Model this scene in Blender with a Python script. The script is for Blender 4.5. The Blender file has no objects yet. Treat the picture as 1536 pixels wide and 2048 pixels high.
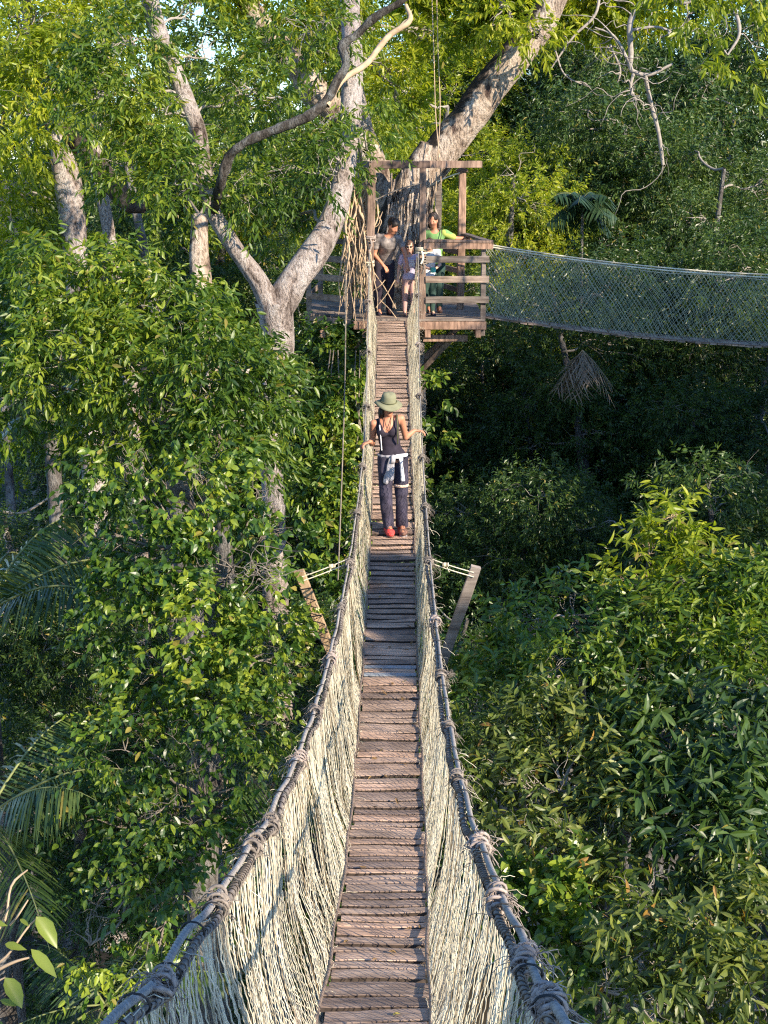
import bpy, math, random
import numpy as np
from mathutils import Vector, Matrix, Euler
R = math.radians
rng = np.random.default_rng(7)
random.seed(7)
sc = bpy.context.scene
# ------------------------------------------------------------------ camera, sky, sun, exposure
PITCH, YAW, FOC = R(13.8), R(0.35), 2958.0
cam_d = bpy.data.cameras.new('camera')
cam_d.sensor_fit = 'VERTICAL'; cam_d.sensor_height = 36.0; cam_d.sensor_width = 27.0
cam_d.lens = FOC / 2048 * 36.0
cam_d.clip_start = 0.1; cam_d.clip_end = 2000
cam = bpy.data.objects.new('camera', cam_d); sc.collection.objects.link(cam)
cam.location = (0, 0, 0); cam.rotation_euler = (math.pi/2 - PITCH, 0, YAW)
sc.camera = cam
CR = np.array(cam.rotation_euler.to_matrix())
SUN_AZ, SUN_EL = R(48), R(27)          # azimuth: to the right of straight behind the camera
SUND = np.array([math.sin(SUN_AZ)*math.cos(SUN_EL), -math.cos(SUN_AZ)*math.cos(SUN_EL), math.sin(SUN_EL)])
w = bpy.data.worlds.new('World'); sc.world = w; w.use_nodes = True
nt = w.node_tree; nt.nodes.clear()
sky = nt.nodes.new('ShaderNodeTexSky'); sky.sky_type = 'NISHITA'; sky.sun_disc = False
sky.sun_elevation = SUN_EL; sky.sun_rotation = math.atan2(SUND[0], SUND[1])
sky.air_density = 1.0; sky.dust_density = 0.1; sky.ozone_density = 3.0
bg = nt.nodes.new('ShaderNodeBackground'); bg.inputs[1].default_value = 0.15
wo = nt.nodes.new('ShaderNodeOutputWorld')
tint = nt.nodes.new('ShaderNodeMix'); tint.data_type = 'RGBA'; tint.blend_type = 'MULTIPLY'; tint.inputs[0].default_value = 1; tint.inputs[7].default_value = (.74, .90, 1.08, 1)
nt.links.new(sky.outputs[0], tint.inputs[6]); nt.links.new(tint.outputs[2], bg.inputs[0]); nt.links.new(bg.outputs[0], wo.inputs[0])
sl = bpy.data.lights.new('sun', 'SUN'); sl.energy = 5.0; sl.angle = R(0.5); sl.color = (1.0, 0.86, 0.66)
so = bpy.data.objects.new('sun', sl); sc.collection.objects.link(so)
so.rotation_euler = Vector(SUND).to_track_quat('Z', 'Y').to_euler()
vs = sc.view_settings; vs.view_transform = 'Standard'; vs.look = 'None'; vs.exposure = 1.06; vs.gamma = 1.0
sc.render.engine = 'CYCLES'
cy = sc.cycles; cy.max_bounces = 7; cy.diffuse_bounces = 4; cy.glossy_bounces = 2; cy.transmission_bounces = 4
cy.use_denoising = False; cy.caustics_reflective = False; cy.caustics_refractive = False
try: cy.denoiser = 'OPENIMAGEDENOISE'
except Exception: pass
cy.filter_width = 1.2 if hasattr(cy,'filter_width') else 1.5
cy.use_adaptive_sampling = True; cy.adaptive_threshold = 0.008

# ------------------------------------------------------------------ helpers
def P(px, py, d):
    """world point that stands d metres deep in front of the lens, photo pixel px, py"""
    v = np.array([(px-768)/FOC*d, (1024-py)/FOC*d, -d])
    return CR @ v
def nrm(a):
    a = np.asarray(a, float)
    return a / np.maximum(np.linalg.norm(a, axis=-1, keepdims=True), 1e-9)
def hash3(i, j, k, s):
    n = (i*73856093) ^ (j*19349663) ^ (k*83492791) ^ (s*2654435)
    n = (n ^ (n >> 13)) * 1274126177
    n = (n ^ (n >> 16)) & 0xffffff
    return n / float(0xffffff)
def noise(p, sc_=1.0, seed=1):
    p = np.asarray(p, float) * sc_
    i = np.floor(p).astype(np.int64); f = p - i; f = f*f*(3-2*f)
    o = 0
    for a in (0, 1):
        for b in (0, 1):
            for c in (0, 1):
                wgt = (f[..., 0] if a else 1-f[..., 0])*(f[..., 1] if b else 1-f[..., 1])*(f[..., 2] if c else 1-f[..., 2])
                o = o + wgt*hash3(i[..., 0]+a, i[..., 1]+b, i[..., 2]+c, seed)
    return o*2-1
def sinterp(x, xs, ys):
    """smooth (cubic hermite) interpolation through points"""
    x = np.asarray(x, float); xs = np.asarray(xs, float); ys = np.asarray(ys, float)
    m = np.gradient(ys, xs)
    k = np.clip(np.searchsorted(xs, x)-1, 0, len(xs)-2)
    h = xs[k+1]-xs[k]; t = np.clip((x-xs[k])/h, 0, 1)
    return ((2*t**3-3*t**2+1)*ys[k] + (t**3-2*t**2+t)*h*m[k] + (-2*t**3+3*t**2)*ys[k+1] + (t**3-t**2)*h*m[k+1])
def spline(pts, n):
    pts = np.asarray(pts, float)
    s = np.r_[0, np.cumsum(np.linalg.norm(np.diff(pts, axis=0), axis=1))]
    u = np.linspace(0, s[-1], n)
    return np.stack([sinterp(u, s, pts[:, a]) for a in range(pts.shape[1])], 1)

class MB:
    def __init__(s): s.v = []; s.q = []; s.t = []; s.n = 0
    def add(s, v, q=None, t=None):
        v = np.asarray(v, np.float32).reshape(-1, 3)
        if q is not None and len(q): s.q.append(np.asarray(q, np.int64).reshape(-1, 4)+s.n)
        if t is not None and len(t): s.t.append(np.asarray(t, np.int64).reshape(-1, 3)+s.n)
        s.v.append(v); s.n += len(v)
    def mesh(s, name, mat, smooth=False):
        me = bpy.data.meshes.new(name)
        v = np.concatenate(s.v) if s.v else np.zeros((0, 3), np.float32)
        q = np.concatenate(s.q) if s.q else np.zeros((0, 4), np.int64)
        t = np.concatenate(s.t) if s.t else np.zeros((0, 3), np.int64)
        me.vertices.add(len(v)); me.vertices.foreach_set('co', v.ravel())
        me.loops.add(q.size+t.size); me.loops.foreach_set('vertex_index', np.r_[q.ravel(), t.ravel()].astype(np.int32))
        me.polygons.add(len(q)+len(t))
        st = np.r_[np.arange(len(q))*4, q.size+np.arange(len(t))*3].astype(np.int32)
        me.polygons.foreach_set('loop_start', st)
        me.polygons.foreach_set('use_smooth', np.full(len(st), smooth))
        me.update(calc_edges=True); me.validate()
        if mat: me.materials.append(mat)
        return me
    def build(s, name, mat, parent=None, smooth=False, label=None):
        o = bpy.data.objects.new(name, s.mesh(name, mat, smooth)); sc.collection.objects.link(o)
        if parent: o.parent = parent; o.matrix_parent_inverse = Matrix.Translation(-parent.location) if not parent.get('_rot') else parent.matrix_basis.inverted()
        if label: o['label'] = label
        return o
    def box(s, a, b, c, ex, ey, ez, jit=0, bevel=.0):
        """box centred at point a.. b, c: unit x axis, y axis; ex, ey, ez half sizes"""
        a = np.asarray(a, float); x = nrm(b); y = nrm(np.asarray(c)-x*np.dot(c, x)); z = np.cross(x, y)
        if bevel <= 0:
            V = [a+x*ex*i+y*ey*j+z*ez*k for i in (-1, 1) for j in (-1, 1) for k in (-1, 1)]
            V = np.array(V)+rng.normal(0, 1, (8, 3))*jit
            s.add(V, [(0, 1, 3, 2), (4, 6, 7, 5), (0, 4, 5, 1), (2, 3, 7, 6), (0, 2, 6, 4), (1, 5, 7, 3)])
            return
        # long axis x: octagonal-ish chamfered bar
        pr = []
        for (u, v) in ((-1, -1), (1, -1), (1, 1), (-1, 1)):
            b1 = (u*ey, v*(ez-bevel)); b2 = (u*(ey-bevel), v*ez)
            pr += ([b1, b2] if u*v > 0 else [b2, b1])
        pr = np.array(pr)
        ang = np.argsort(np.arctan2(pr[:, 1]/ez, pr[:, 0]/ey)); pr = pr[ang]
        n = 4; V = []
        for i in range(n+1):
            xx = -ex+2*ex*i/n
            V.append(a+x*xx+y*pr[:, :1]+z*pr[:, 1:]+rng.normal(0, 1, (8, 3))*jit)
        V = np.concatenate(V); Q = []
        for i in range(n):
            for j in range(8): Q.append((i*8+j, i*8+(j+1) % 8, (i+1)*8+(j+1) % 8, (i+1)*8+j))
        for b0 in (0, n*8):
            e = (0, 1, 2, 3, 4, 5, 6, 7) if b0 else (7, 6, 5, 4, 3, 2, 1, 0)
            e = [b0+k for k in e]; Q += [(e[0], e[1], e[2], e[3]), (e[0], e[3], e[4], e[7]), (e[4], e[5], e[6], e[7])]
        s.add(V, Q)
    def bar(s, p0, p1, hw, hh, up=(0, 0, 1), jit=.002, bevel=.006):
        p0 = np.asarray(p0, float); p1 = np.asarray(p1, float); d = p1-p0
        upv = np.asarray(up, float)
        side = nrm(np.cross(d, upv))
        s.box((p0+p1)/2, d, side, np.linalg.norm(d)/2, hw, hh, jit, bevel)
    def tubes(s, pts, rad, sides=5, cap=False, flat=1.0):
        """pts [N,K,3] many tubes at once, rad [N,K]"""
        pts = np.asarray(pts, float); N, K, _ = pts.shape
        rad = np.broadcast_to(np.asarray(rad, float), (N, K))
        T = nrm(np.gradient(pts, axis=1))
        mt = nrm(pts[:, -1]-pts[:, 0]+1e-6)
        ref = np.where(np.abs(mt[:, 2:3]) < .8, np.array([[0, 0, 1.]]), np.array([[1., 0.13, 0]]))[:, None, :]
        A = nrm(np.cross(T, ref)); B = np.cross(T, A)
        th = np.arange(sides)*2*math.pi/sides
        V = pts[:, :, None, :]+rad[:, :, None, None]*(np.cos(th)[None, None, :, None]*A[:, :, None, :]+flat*np.sin(th)[None, None, :, None]*B[:, :, None, :])
        idx = np.arange(N*K*sides).reshape(N, K, sides)
        a = idx[:, :-1]; b = np.roll(a, -1, 2); c = idx[:, 1:]; d = np.roll(c, -1, 2)
        Q = np.stack([a, b, d, c], -1).reshape(-1, 4)
        s.add(V.reshape(-1, 3), Q)
    def tube(s, pts, r, sides=8, n=None, flat=1.0):
        pts = np.asarray(pts, float)
        rr = np.broadcast_to(np.asarray(r, float), (len(pts),))
        if n:
            u = np.linspace(0, 1, len(pts)); q = spline(pts, n)
            ss = np.r_[0, np.cumsum(np.linalg.norm(np.diff(pts, axis=0), axis=1))]; rr = np.interp(np.linspace(0, ss[-1], n), ss, rr); pts = q
        s.tubes(pts[None], rr[None], sides, flat=flat)

def tag(o, label=None, cat=None, group=None, kind=None):
    if label: o['label'] = label
    if cat: o['category'] = cat
    if group: o['group'] = group
    if kind: o['kind'] = kind
    return o
def thing(name, label, cat, loc=(0, 0, 0), group=None):
    o = bpy.data.objects.new(name, None); sc.collection.objects.link(o); o.location = [float(x) for x in loc]
    o.empty_display_size = .2
    return tag(o, label, cat, group)

# ------------------------------------------------------------------ materials
def newmat(name):
    m = bpy.data.materials.new(name); m.use_nodes = True; n = m.node_tree.nodes; n.clear()
    out = n.new('ShaderNodeOutputMaterial'); b = n.new('ShaderNodeBsdfPrincipled')
    m.node_tree.links.new(b.outputs[0], out.inputs[0])
    return m, m.node_tree, b, out
def ramp(t, fac, stops):
    r = t.nodes.new('ShaderNodeValToRGB'); e = r.color_ramp.elements
    while len(e) < len(stops): e.new(.5)
    for x, (p, c) in zip(e, stops): x.position = p; x.color = (*c, 1)
    t.links.new(fac, r.inputs[0]); return r
def tex(t, scale, detail=4, rough=.6, stretch=None, coord='Object', dist=0):
    tc = t.nodes.new('ShaderNodeTexCoord'); mp = t.nodes.new('ShaderNodeMapping')
    if stretch: mp.inputs['Scale'].default_value = stretch
    t.links.new(tc.outputs[coord], mp.inputs[0])
    nz = t.nodes.new('ShaderNodeTexNoise'); nz.inputs['Scale'].default_value = scale
    nz.inputs['Detail'].default_value = detail; nz.inputs['Roughness'].default_value = rough; nz.inputs['Distortion'].default_value = dist
    t.links.new(mp.outputs[0], nz.inputs[0]); return nz
def mixc(t, fac, a, b, mode='MIX'):
    m = t.nodes.new('ShaderNodeMix'); m.data_type = 'RGBA'; m.blend_type = mode
    for s_, v in ((m.inputs[0], fac), (m.inputs[6], a), (m.inputs[7], b)):
        if isinstance(v, (int, float)): s_.default_value = v
        elif isinstance(v, tuple): s_.default_value = (*v, 1)
        else: t.links.new(v, s_)
    return m.outputs[2]
def bump(t, b, h, strength=.5, dist=.01):
    n = t.nodes.new('ShaderNodeBump'); n.inputs['Strength'].default_value = strength; n.inputs['Distance'].default_value = dist
    t.links.new(h, n.inputs['Height']); t.links.new(n.outputs[0], b.inputs['Normal'])

def leaf_mat(name, cols, trans=.38, rough=.42, odd=(.26, .22, .05), clump=.5):
    """cols: dark, mid, light leaf colours, picked per leaf; odd: the few yellowed or brown ones"""
    m, t, b, out = newmat(name)
    g = t.nodes.new('ShaderNodeNewGeometry')
    nz = tex(t, clump, 3, .6)
    add = t.nodes.new('ShaderNodeMath'); add.operation = 'MULTIPLY_ADD'
    t.links.new(g.outputs['Random Per Island'], add.inputs[0]); add.inputs[1].default_value = .62
    sub = t.nodes.new('ShaderNodeMath'); sub.operation = 'MULTIPLY_ADD'; sub.inputs[1].default_value = 1.5; sub.inputs[2].default_value = -.56
    t.links.new(nz.outputs[0], sub.inputs[0]); t.links.new(sub.outputs[0], add.inputs[2])
    r = ramp(t, add.outputs[0], [(0.0, cols[0]), (.5, cols[1]), (.95, cols[2])])
    mul = t.nodes.new('ShaderNodeMath'); mul.operation = 'MULTIPLY'; mul.inputs[1].default_value = 37.7
    fr = t.nodes.new('ShaderNodeMath'); fr.operation = 'FRACT'
    gt = t.nodes.new('ShaderNodeMath'); gt.operation = 'GREATER_THAN'; gt.inputs[1].default_value = .985
    t.links.new(g.outputs['Random Per Island'], mul.inputs[0]); t.links.new(mul.outputs[0], fr.inputs[0]); t.links.new(fr.outputs[0], gt.inputs[0])
    col = mixc(t, gt.outputs[0], r.outputs[0], odd)
    t.links.new(col, b.inputs['Base Color']); b.inputs['Roughness'].default_value = rough
    b.inputs['Specular IOR Level'].default_value = .5
    tr = t.nodes.new('ShaderNodeBsdfTranslucent')
    tc = mixc(t, 1.0, col, (1.0, 1.0, .35), 'MULTIPLY')
    hs = t.nodes.new('ShaderNodeHueSaturation'); hs.inputs['Value'].default_value = 1.7; t.links.new(tc, hs.inputs['Color'])
    t.links.new(hs.outputs[0], tr.inputs[0])
    mx = t.nodes.new('ShaderNodeMixShader'); mx.inputs[0].default_value = trans
    t.links.new(b.outputs[0], mx.inputs[1]); t.links.new(tr.outputs[0], mx.inputs[2]); t.links.new(mx.outputs[0], out.inputs[0])
    return m
def mossy(m, dirn, col, lo=.45, hi=.75):
    """moss and old dark bark plates on the side of a limb that faces dirn"""
    t = m.node_tree; b = [n for n in t.nodes if n.type == 'BSDF_PRINCIPLED'][0]; src = b.inputs['Base Color'].links[0].from_socket
    g = t.nodes.new('ShaderNodeNewGeometry'); d = t.nodes.new('ShaderNodeVectorMath'); d.operation = 'DOT_PRODUCT'; d.inputs[1].default_value = nrm(dirn)
    t.links.new(g.outputs['Normal'], d.inputs[0]); nz = tex(t, 2.6, 6, .7)
    a = t.nodes.new('ShaderNodeMath'); a.operation = 'MULTIPLY_ADD'; a.inputs[1].default_value = 2.2; t.links.new(nz.outputs[0], a.inputs[0])
    s = t.nodes.new('ShaderNodeMath'); s.operation = 'SUBTRACT'; t.links.new(d.outputs['Value'], s.inputs[0]); s.inputs[1].default_value = 1.1; t.links.new(s.outputs[0], a.inputs[2])
    r = ramp(t, a.outputs[0], [(lo, (0, 0, 0)), (hi, (1, 1, 1))]); c = mixc(t, r.outputs[0], src, col); t.links.new(c, b.inputs['Base Color'])
def bark_mat(name, light, mid, dark, scale=3.0, amount=.5, moss=None, stretch=(1, 1, .45)):
    m, t, b, out = newmat(name)
    n1 = tex(t, scale, 8, .68, stretch, dist=.6); n2 = tex(t, scale*7, 5, .7, stretch); n3 = tex(t, scale*.35, 3, .6)
    r1 = ramp(t, n1.outputs[0], [(amount-.12, dark), (amount-.01, mid), (amount+.12, light)])
    c = mixc(t, .75, r1.outputs[0], ramp(t, n2.outputs[0], [(.36, (.22, .18, .16)), (.52, (1, 1, 1))]).outputs[0], 'MULTIPLY')
    if moss: c = mixc(t, ramp(t, n3.outputs[0], [(.5, (0, 0, 0)), (.62, (.8, .8, .8))]).outputs[0], c, moss)
    t.links.new(c, b.inputs['Base Color']); b.inputs['Roughness'].default_value = .9; b.inputs['Specular IOR Level'].default_value = .2
    s = t.nodes.new('ShaderNodeMath'); s.operation = 'ADD'; t.links.new(n1.outputs[0], s.inputs[0]); t.links.new(n2.outputs[0], s.inputs[1])
    bump(t, b, s.outputs[0], 1.0, .09)
    return m
def wood_mat(name, light, dark, stretch, rnd=True, rough=.8, knots=None):
    m, t, b, out = newmat(name)
    n1 = tex(t, 1.0, 8, .65, stretch, dist=.05); n2 = tex(t, 2.2, 4, .6)
    r = ramp(t, n1.outputs[0], [(.34, dark), (.56, light)])
    c = mixc(t, ramp(t, n2.outputs[0], [(.38, (.55, .55, .55)), (.6, (0, 0, 0))]).outputs[0], r.outputs[0], tuple(x*.45 for x in dark))
    if rnd:
        oi = t.nodes.new('ShaderNodeObjectInfo')
        rr = ramp(t, oi.outputs['Random'], [(0, (.62, .60, .62)), (.5, (.95, .92, .9)), (1, (1.25, 1.1, 1.0))])
        c = mixc(t, 1.0, c, rr.outputs[0], 'MULTIPLY')
    t.links.new(c, b.inputs['Base Color']); b.inputs['Roughness'].default_value = rough; b.inputs['Specular IOR Level'].default_value = .3
    bump(t, b, n1.outputs[0], .7, .006)
    return m
def plain(name, col, rough=.8, var=.25, scale=8, spec=.3, bmp=.0):
    m, t, b, out = newmat(name)
    n1 = tex(t, scale, 4, .6)
    lo = tuple(x*(1-var) for x in col); hi = tuple(min(1, x*(1+var)) for x in col)
    r = ramp(t, n1.outputs[0], [(.3, lo), (.7, hi)])
    t.links.new(r.outputs[0], b.inputs['Base Color']); b.inputs['Roughness'].default_value = rough; b.inputs['Specular IOR Level'].default_value = spec
    if bmp: bump(t, b, n1.outputs[0], bmp, .005)
    return m

M_twine = plain('net_twine', (.62, .56, .43), .85, .35, 5)
_t = M_twine.node_tree; _g = _t.nodes.new('ShaderNodeNewGeometry'); _b = [n for n in _t.nodes if n.type == 'BSDF_PRINCIPLED'][0]; _s = _b.inputs['Base Color'].links[0].from_socket
_t.links.new(mixc(_t, 1.0, _s, ramp(_t, _g.outputs['Random Per Island'], [(0, (.28, .22, .16)), (.22, (.7, .66, .6)), (.55, (1, 1, 1)), (1, (1.15, 1.15, 1.1))]).outputs[0], 'MULTIPLY'), _b.inputs['Base Color'])
M_twine2 = plain('grey_twine', (.35, .37, .27), .85, .35, 6)
M_rope = plain('rope', (.29, .265, .24), .85, .3, 40, bmp=.4)
M_wrap = plain('lashing', (.20, .17, .145), .95, .5, 30, bmp=.4)
M_fray = plain('frayed_fibre', (.33, .27, .235), .95, .4, 30)
M_tie = plain('black_tie', (.02, .02, .02), .5)
M_cable = plain('rusty_cable', (.20, .15, .12), .7, .4, 30)
M_plank = wood_mat('plank_wood', (.60, .45, .345), (.20, .145, .115), (1.6, 45, 30))
M_post = wood_mat('timber', (.37, .26, .20), (.11, .075, .06), (26, 26, 2.6))
M_rail = wood_mat('weathered_timber', (.34, .29, .25), (.13, .10, .085), (2.0, 22, 22))
M_board = wood_mat('raw_board', (.52, .36, .22), (.28, .17, .10), (14, 14, 2.0), rnd=False)
M_gap_shade = plain('gap_shade_edge', (.055, .040, .032), .9, .4, 30)  # near-black colour stands in for the shade in gaps between boards
M_metal = plain('grey_metal', (.25, .28, .31), .5, .2, 10)
# ------------------------------------------------------------------ rope bridge (runs along +Y; deck and rope lines measured from the photograph)
HD = [-2, 0, 3, 6.2, 9.1, 13, 17, 22, 26.4]
ZD = [-.75, -1.6, -3.0, -4.0, -4.57, -4.78, -4.45, -3.75, -2.97]
def deck_z(h): return sinterp(h, HD, ZD)
def deck_c(h): return np.interp(h, [0, 6.2, 9.1, 13.6, 17, 26.4], [-.14, -.085, -.036, -.02, 0, -.02])
def rope_l(h): return sinterp(h, [-2, 3, 4, 6.2, 9, 13, 17, 22, 26.4], [-.62, -.605, -.595, -.54, -.485, -.405, -.34, -.38, -.42])
def rope_r(h): return sinterp(h, [-2, 3, 4, 6.2, 9, 13, 17, 22, 26.4], [.38, .37, .372, .345, .345, .345, .34, .385, .44])
def rope_z(h): return deck_z(h)+np.interp(h, [-2, 13, 22, 26.4], [1.1, 1.1, 1.1, 1.22])+.018*np.sin(np.asarray(h)*6.1)*np.sin(np.asarray(h)*1.3)
DW = .245
bridge = thing('rope_bridge', 'long sagging plank and net footbridge leading straight up to the tree platform', 'footbridge', (0, 13, -6))
H0 = -1.2
hs = np.linspace(H0, 26.35, 300)
def slope_axes(h):
    dz = float(deck_z(h+.05)-deck_z(h-.05))/.1
    return nrm(np.array([0, 1, dz]))
# planks
h = 26.25; pl = []
while h > H0:
    wd = rng.choice([.075, .095, .115, .14, .17], p=[.2, .25, .25, .2, .1]); pl.append((h, wd)); h -= wd+rng.uniform(.014, .034)
def plank_mb(mb, h, wd):
    c = np.array([float(deck_c(h))+rng.normal(0, .006), h, float(deck_z(h))+rng.normal(0, .004)])
    f = slope_axes(h); a = rng.normal(0, .012)
    x = nrm(np.array([1, a, rng.normal(0, .012)])); hw = DW+rng.uniform(-.006, .03); nx = 8
    # slightly worn, cupped board with ragged long edges
    xs = np.linspace(-hw, hw, nx); up = nrm(np.cross(x, f)); V = []
    e1 = wd/2*(1+rng.normal(0, .035, nx)); e2 = wd/2*(1+rng.normal(0, .035, nx)); t = .013
    for i, xx in enumerate(xs):
        o = c+x*xx+up*(.004*math.sin(xx*9+h*3))
        V += [o-f*e1[i]-up*t, o-f*e1[i]+up*(t-.004), o-f*(e1[i]-.007)+up*t, o+f*(e2[i]-.007)+up*t, o+f*e2[i]+up*(t-.004), o+f*e2[i]-up*t]
    Q = [(i*6+j, i*6+(j+1) % 6, (i+1)*6+(j+1) % 6, (i+1)*6+j) for i in range(nx-1) for j in range(6)]
    for b0, s_ in ((0, 1), ((nx-1)*6, -1)):
        Q += [tuple(b0+k for k in (0, 1, 4, 5)[::s_]), tuple(b0+k for k in (1, 2, 3, 4)[::s_])]
    mb.add(V, Q)
def edges(o):  # paints gap shade onto the plank faces turned along the bridge
    me = o.data; me.materials.append(M_gap_shade); nn = np.zeros(len(me.polygons)*3); me.polygons.foreach_get('normal', nn)
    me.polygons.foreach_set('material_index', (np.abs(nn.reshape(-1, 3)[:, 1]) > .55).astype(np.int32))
rest = MB(); cnt = 0
for (h, wd) in reversed(pl):
    if 4.6 < h and cnt < 100:
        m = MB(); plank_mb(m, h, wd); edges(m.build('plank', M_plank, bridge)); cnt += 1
    else: plank_mb(rest, h, wd)
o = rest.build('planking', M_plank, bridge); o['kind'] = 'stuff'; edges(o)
# the pale strip laid across the boards by the two outrigger boards
m = MB(); 
for hh in (13.03, 13.22):
    m.box((float(deck_c(hh)), hh, float(deck_z(hh))+.019), (1, 0, .0), slope_axes(hh), DW, .035, .004, .001)
m.build('metal_strip', M_metal, bridge)
# cables under and beside the deck
for s in (-1, 1):
    pts = np.stack([deck_c(hs)+s*(DW+.018)+.008*np.sin(hs*4+s), hs, deck_z(hs)+.03+.01*np.sin(hs*7)], 1)
    m = MB(); m.tube(pts, .010, 6); m.build('deck_cable', M_cable, bridge, True)
    pts = np.stack([deck_c(hs)+s*(DW-.07), hs, deck_z(hs)-.035], 1)
    m = MB(); m.tube(pts, .016, 6); m.build('deck_cable', M_cable, bridge, True)
# hand ropes
for s, f in ((-1, rope_l), (1, rope_r)):
    pts = np.stack([f(hs), hs, rope_z(hs)], 1)
    hq = np.linspace(H0, 26.35, 4200); cq = np.stack([f(hq), hq, rope_z(hq)], 1); m = MB(); rq = np.interp(hq, [0, 9, 14, 20], [.0068, .0068, .005, .004])
    for j in range(3):   # three twisted strands
        ph = hq*2*math.pi/.085+j*2.094; m.tube(cq+np.stack([np.cos(ph)*rq*.9, 0*ph, np.sin(ph)*rq*.9], 1), rq, 5)
    m.build('hand_rope', M_rope, bridge, True)
    # second, inner rope, lashed with coils of twine and net
    n = 1100; HE = 15.5; hh = np.linspace(H0, HE, n)
    core = np.stack([f(hh)-s*(.028+.010*noise(np.stack([hh*2, hh*0, hh*0], 1), 1, 3)), hh, rope_z(hh)-.022-.012*noise(np.stack([hh*1.5, hh*0, hh*0], 1), 1, 4)], 1)
    rad = .010+.005*np.clip(noise(np.stack([hh*3, hh*0, hh*0], 1), 1, 5+s), -1, 1)
    m = MB(); m.tube(core, rad, 7)
    cn = 6000; hc = np.linspace(H0, HE, cn); ph = np.cumsum(.30+.25*noise(np.stack([hc*2, hc*0, hc*0], 1), 1, 8))
    cc = np.stack([np.interp(hc, hh, core[:, k]) for k in range(3)], 1); rr = np.interp(hc, hh, rad)+.004
    m.tube(cc+np.stack([np.cos(ph)*rr, 0*ph, np.sin(ph)*rr], 1), .0035, 3)
    m.build('lashed_rope', M_wrap, bridge, True)
    for hk in np.arange(2.2, 15.4, .42):
        hk = hk+rng.uniform(-.05, .05); c = np.array([float(f(hk))-s*.012, hk, float(rope_z(hk))-.011])
        a = np.linspace(0, 2*math.pi, 12)
        m = MB(); m.tube(c+np.stack([np.cos(a)*.036, a*.002, np.sin(a)*.033], 1), .0035, 4); m.build('rope_tie', M_tie, bridge)
    ks = {-1: [3.35, 4.42, 5.35, 5.95, 7.4, 8.7, 10.2, 11.6, 13.0, 14.6, 16.2, 18.5, 21, 23.5], 1: [3.05, 3.6, 4.5, 5.4, 6.9, 8.2, 9.7, 11.3, 13.05, 14.8, 16.5, 19, 21.4, 23.9]}[s]
    for hk in ks:
        c = np.array([float(f(hk))-s*.012, hk, float(rope_z(hk))-.01]); m = MB()
        for j in range(9):
            a = np.linspace(0, 2*math.pi, 12); tl = rng.normal(0, .5, 2); q = np.stack([np.cos(a)*.036, tl[0]*np.sin(a)*.025, np.sin(a)*.034], 1)*rng.uniform(.8, 1.2)
            m.tube(c+q*.8+np.array([rng.normal(0, .008), (j-4)*.013, rng.normal(0, .008)]), rng.uniform(.004, .008), 5)
        N = 70; d = nrm(rng.normal(0, 1, (N, 3))+np.array([s*.5, 0, .1])); t = np.linspace(0, 1, 6)
        Lf = rng.uniform(.03, .10, N); b0 = c+rng.normal(0, .02, (N, 3))
        cur = b0[:, None]+d[:, None]*(t[None, :, None]*Lf[:, None, None])+np.array([0, 0, -1])*(t**2)[None, :, None]*Lf[:, None, None]*.7+rng.normal(0, .004, (N, 6, 3))
        m.tubes(cur, .0016, 3)
        m.build('rope_knot', [M_wrap, M_fray, M_wrap][int(rng.integers(3))], bridge, True)
# side nets: slack vertical diamonds of twine, doubled
def side_net(s, f):
    out = []
    for layer, (sp, rr) in enumerate(((.044, .0026), (.060, .0023))):
        m = MB()
        hi = np.arange(1.6, 26.3, sp); n = len(hi); K = 40
        v = np.linspace(0, 1, K)[None, :]; hi = (hi+rng.normal(0, sp*.25, n))[:, None]; H = hi+0*v
        lowx = np.stack([H*.9, v*1.3+0*H, 0*H+layer*9], -1)
        drift = noise(lowx, 1, 21+s)*.05*np.sin(v*math.pi*.85)+noise(np.stack([H*4, v*3+0*H, 0*H], -1), 1, 22)*.010
        zig = (((np.arange(K)[None, :]+np.arange(n)[:, None]) % 2)*2-1)*sp*.27*np.sin(np.clip(v*6, 0, math.pi/2))
        zig = zig*rng.uniform(.5, 1.2, (n, K))
        h = H+drift+zig
        sag = .03+.035*noise(lowx*1.7, 1, 31+s+layer)+(.02*layer)+.035*noise(np.stack([H*5.5, v*.7+0*H, 0*H], -1), 1, 37+s)
        xt = f(h)-s*.02; xb = deck_c(h)+s*(DW+.02)
        x = xt*(1-v)+xb*v+s*np.sin(v*math.pi)*sag*1.0+rng.normal(0, .0015, (n, K))
        z = (rope_z(h)-.03)*(1-v)+(deck_z(h)+.01)*v-.035*np.sin(v*math.pi)+rng.normal(0, .002, (n, K))
        pts = np.stack([x, h, z], -1)
        rad = np.full((n, K), rr)*rng.uniform(.7, 1.35, (n, 1))
        m.tubes(pts, rad, 3)
        # knots where neighbouring strands meet
        out.append(m)
    a = out[0]; b = out[1]
    a.v += b.v; a.q += [q+a.n for q in b.q]; a.n += b.n
    # loose ends and ragged loops
    N = 650; hh = rng.uniform(1.8, 26, N); v0 = rng.choice([0, 1], N, p=[.45, .55])
    x0 = np.where(v0 == 0, f(hh), deck_c(hh)+s*(DW+.01)); z0 = np.where(v0 == 0, rope_z(hh)-.02, deck_z(hh)+.02)
    d = nrm(rng.normal(0, 1, (N, 3))); t = np.linspace(0, 1, 7); Lf = rng.uniform(.04, .13, N)
    b0 = np.stack([x0, hh, z0], 1)
    cur = b0[:, None]+d[:, None]*(t[None, :, None]*Lf[:, None, None])+np.array([0, 0, -1])*(t**2)[None, :, None]*Lf[:, None, None]*.5+rng.normal(0, .004, (N, 7, 3))
    a.tubes(cur, .0015, 3)
    return a.build('side_net', M_twine, bridge, True)
side_net(-1, rope_l); side_net(1, rope_r)
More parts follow.
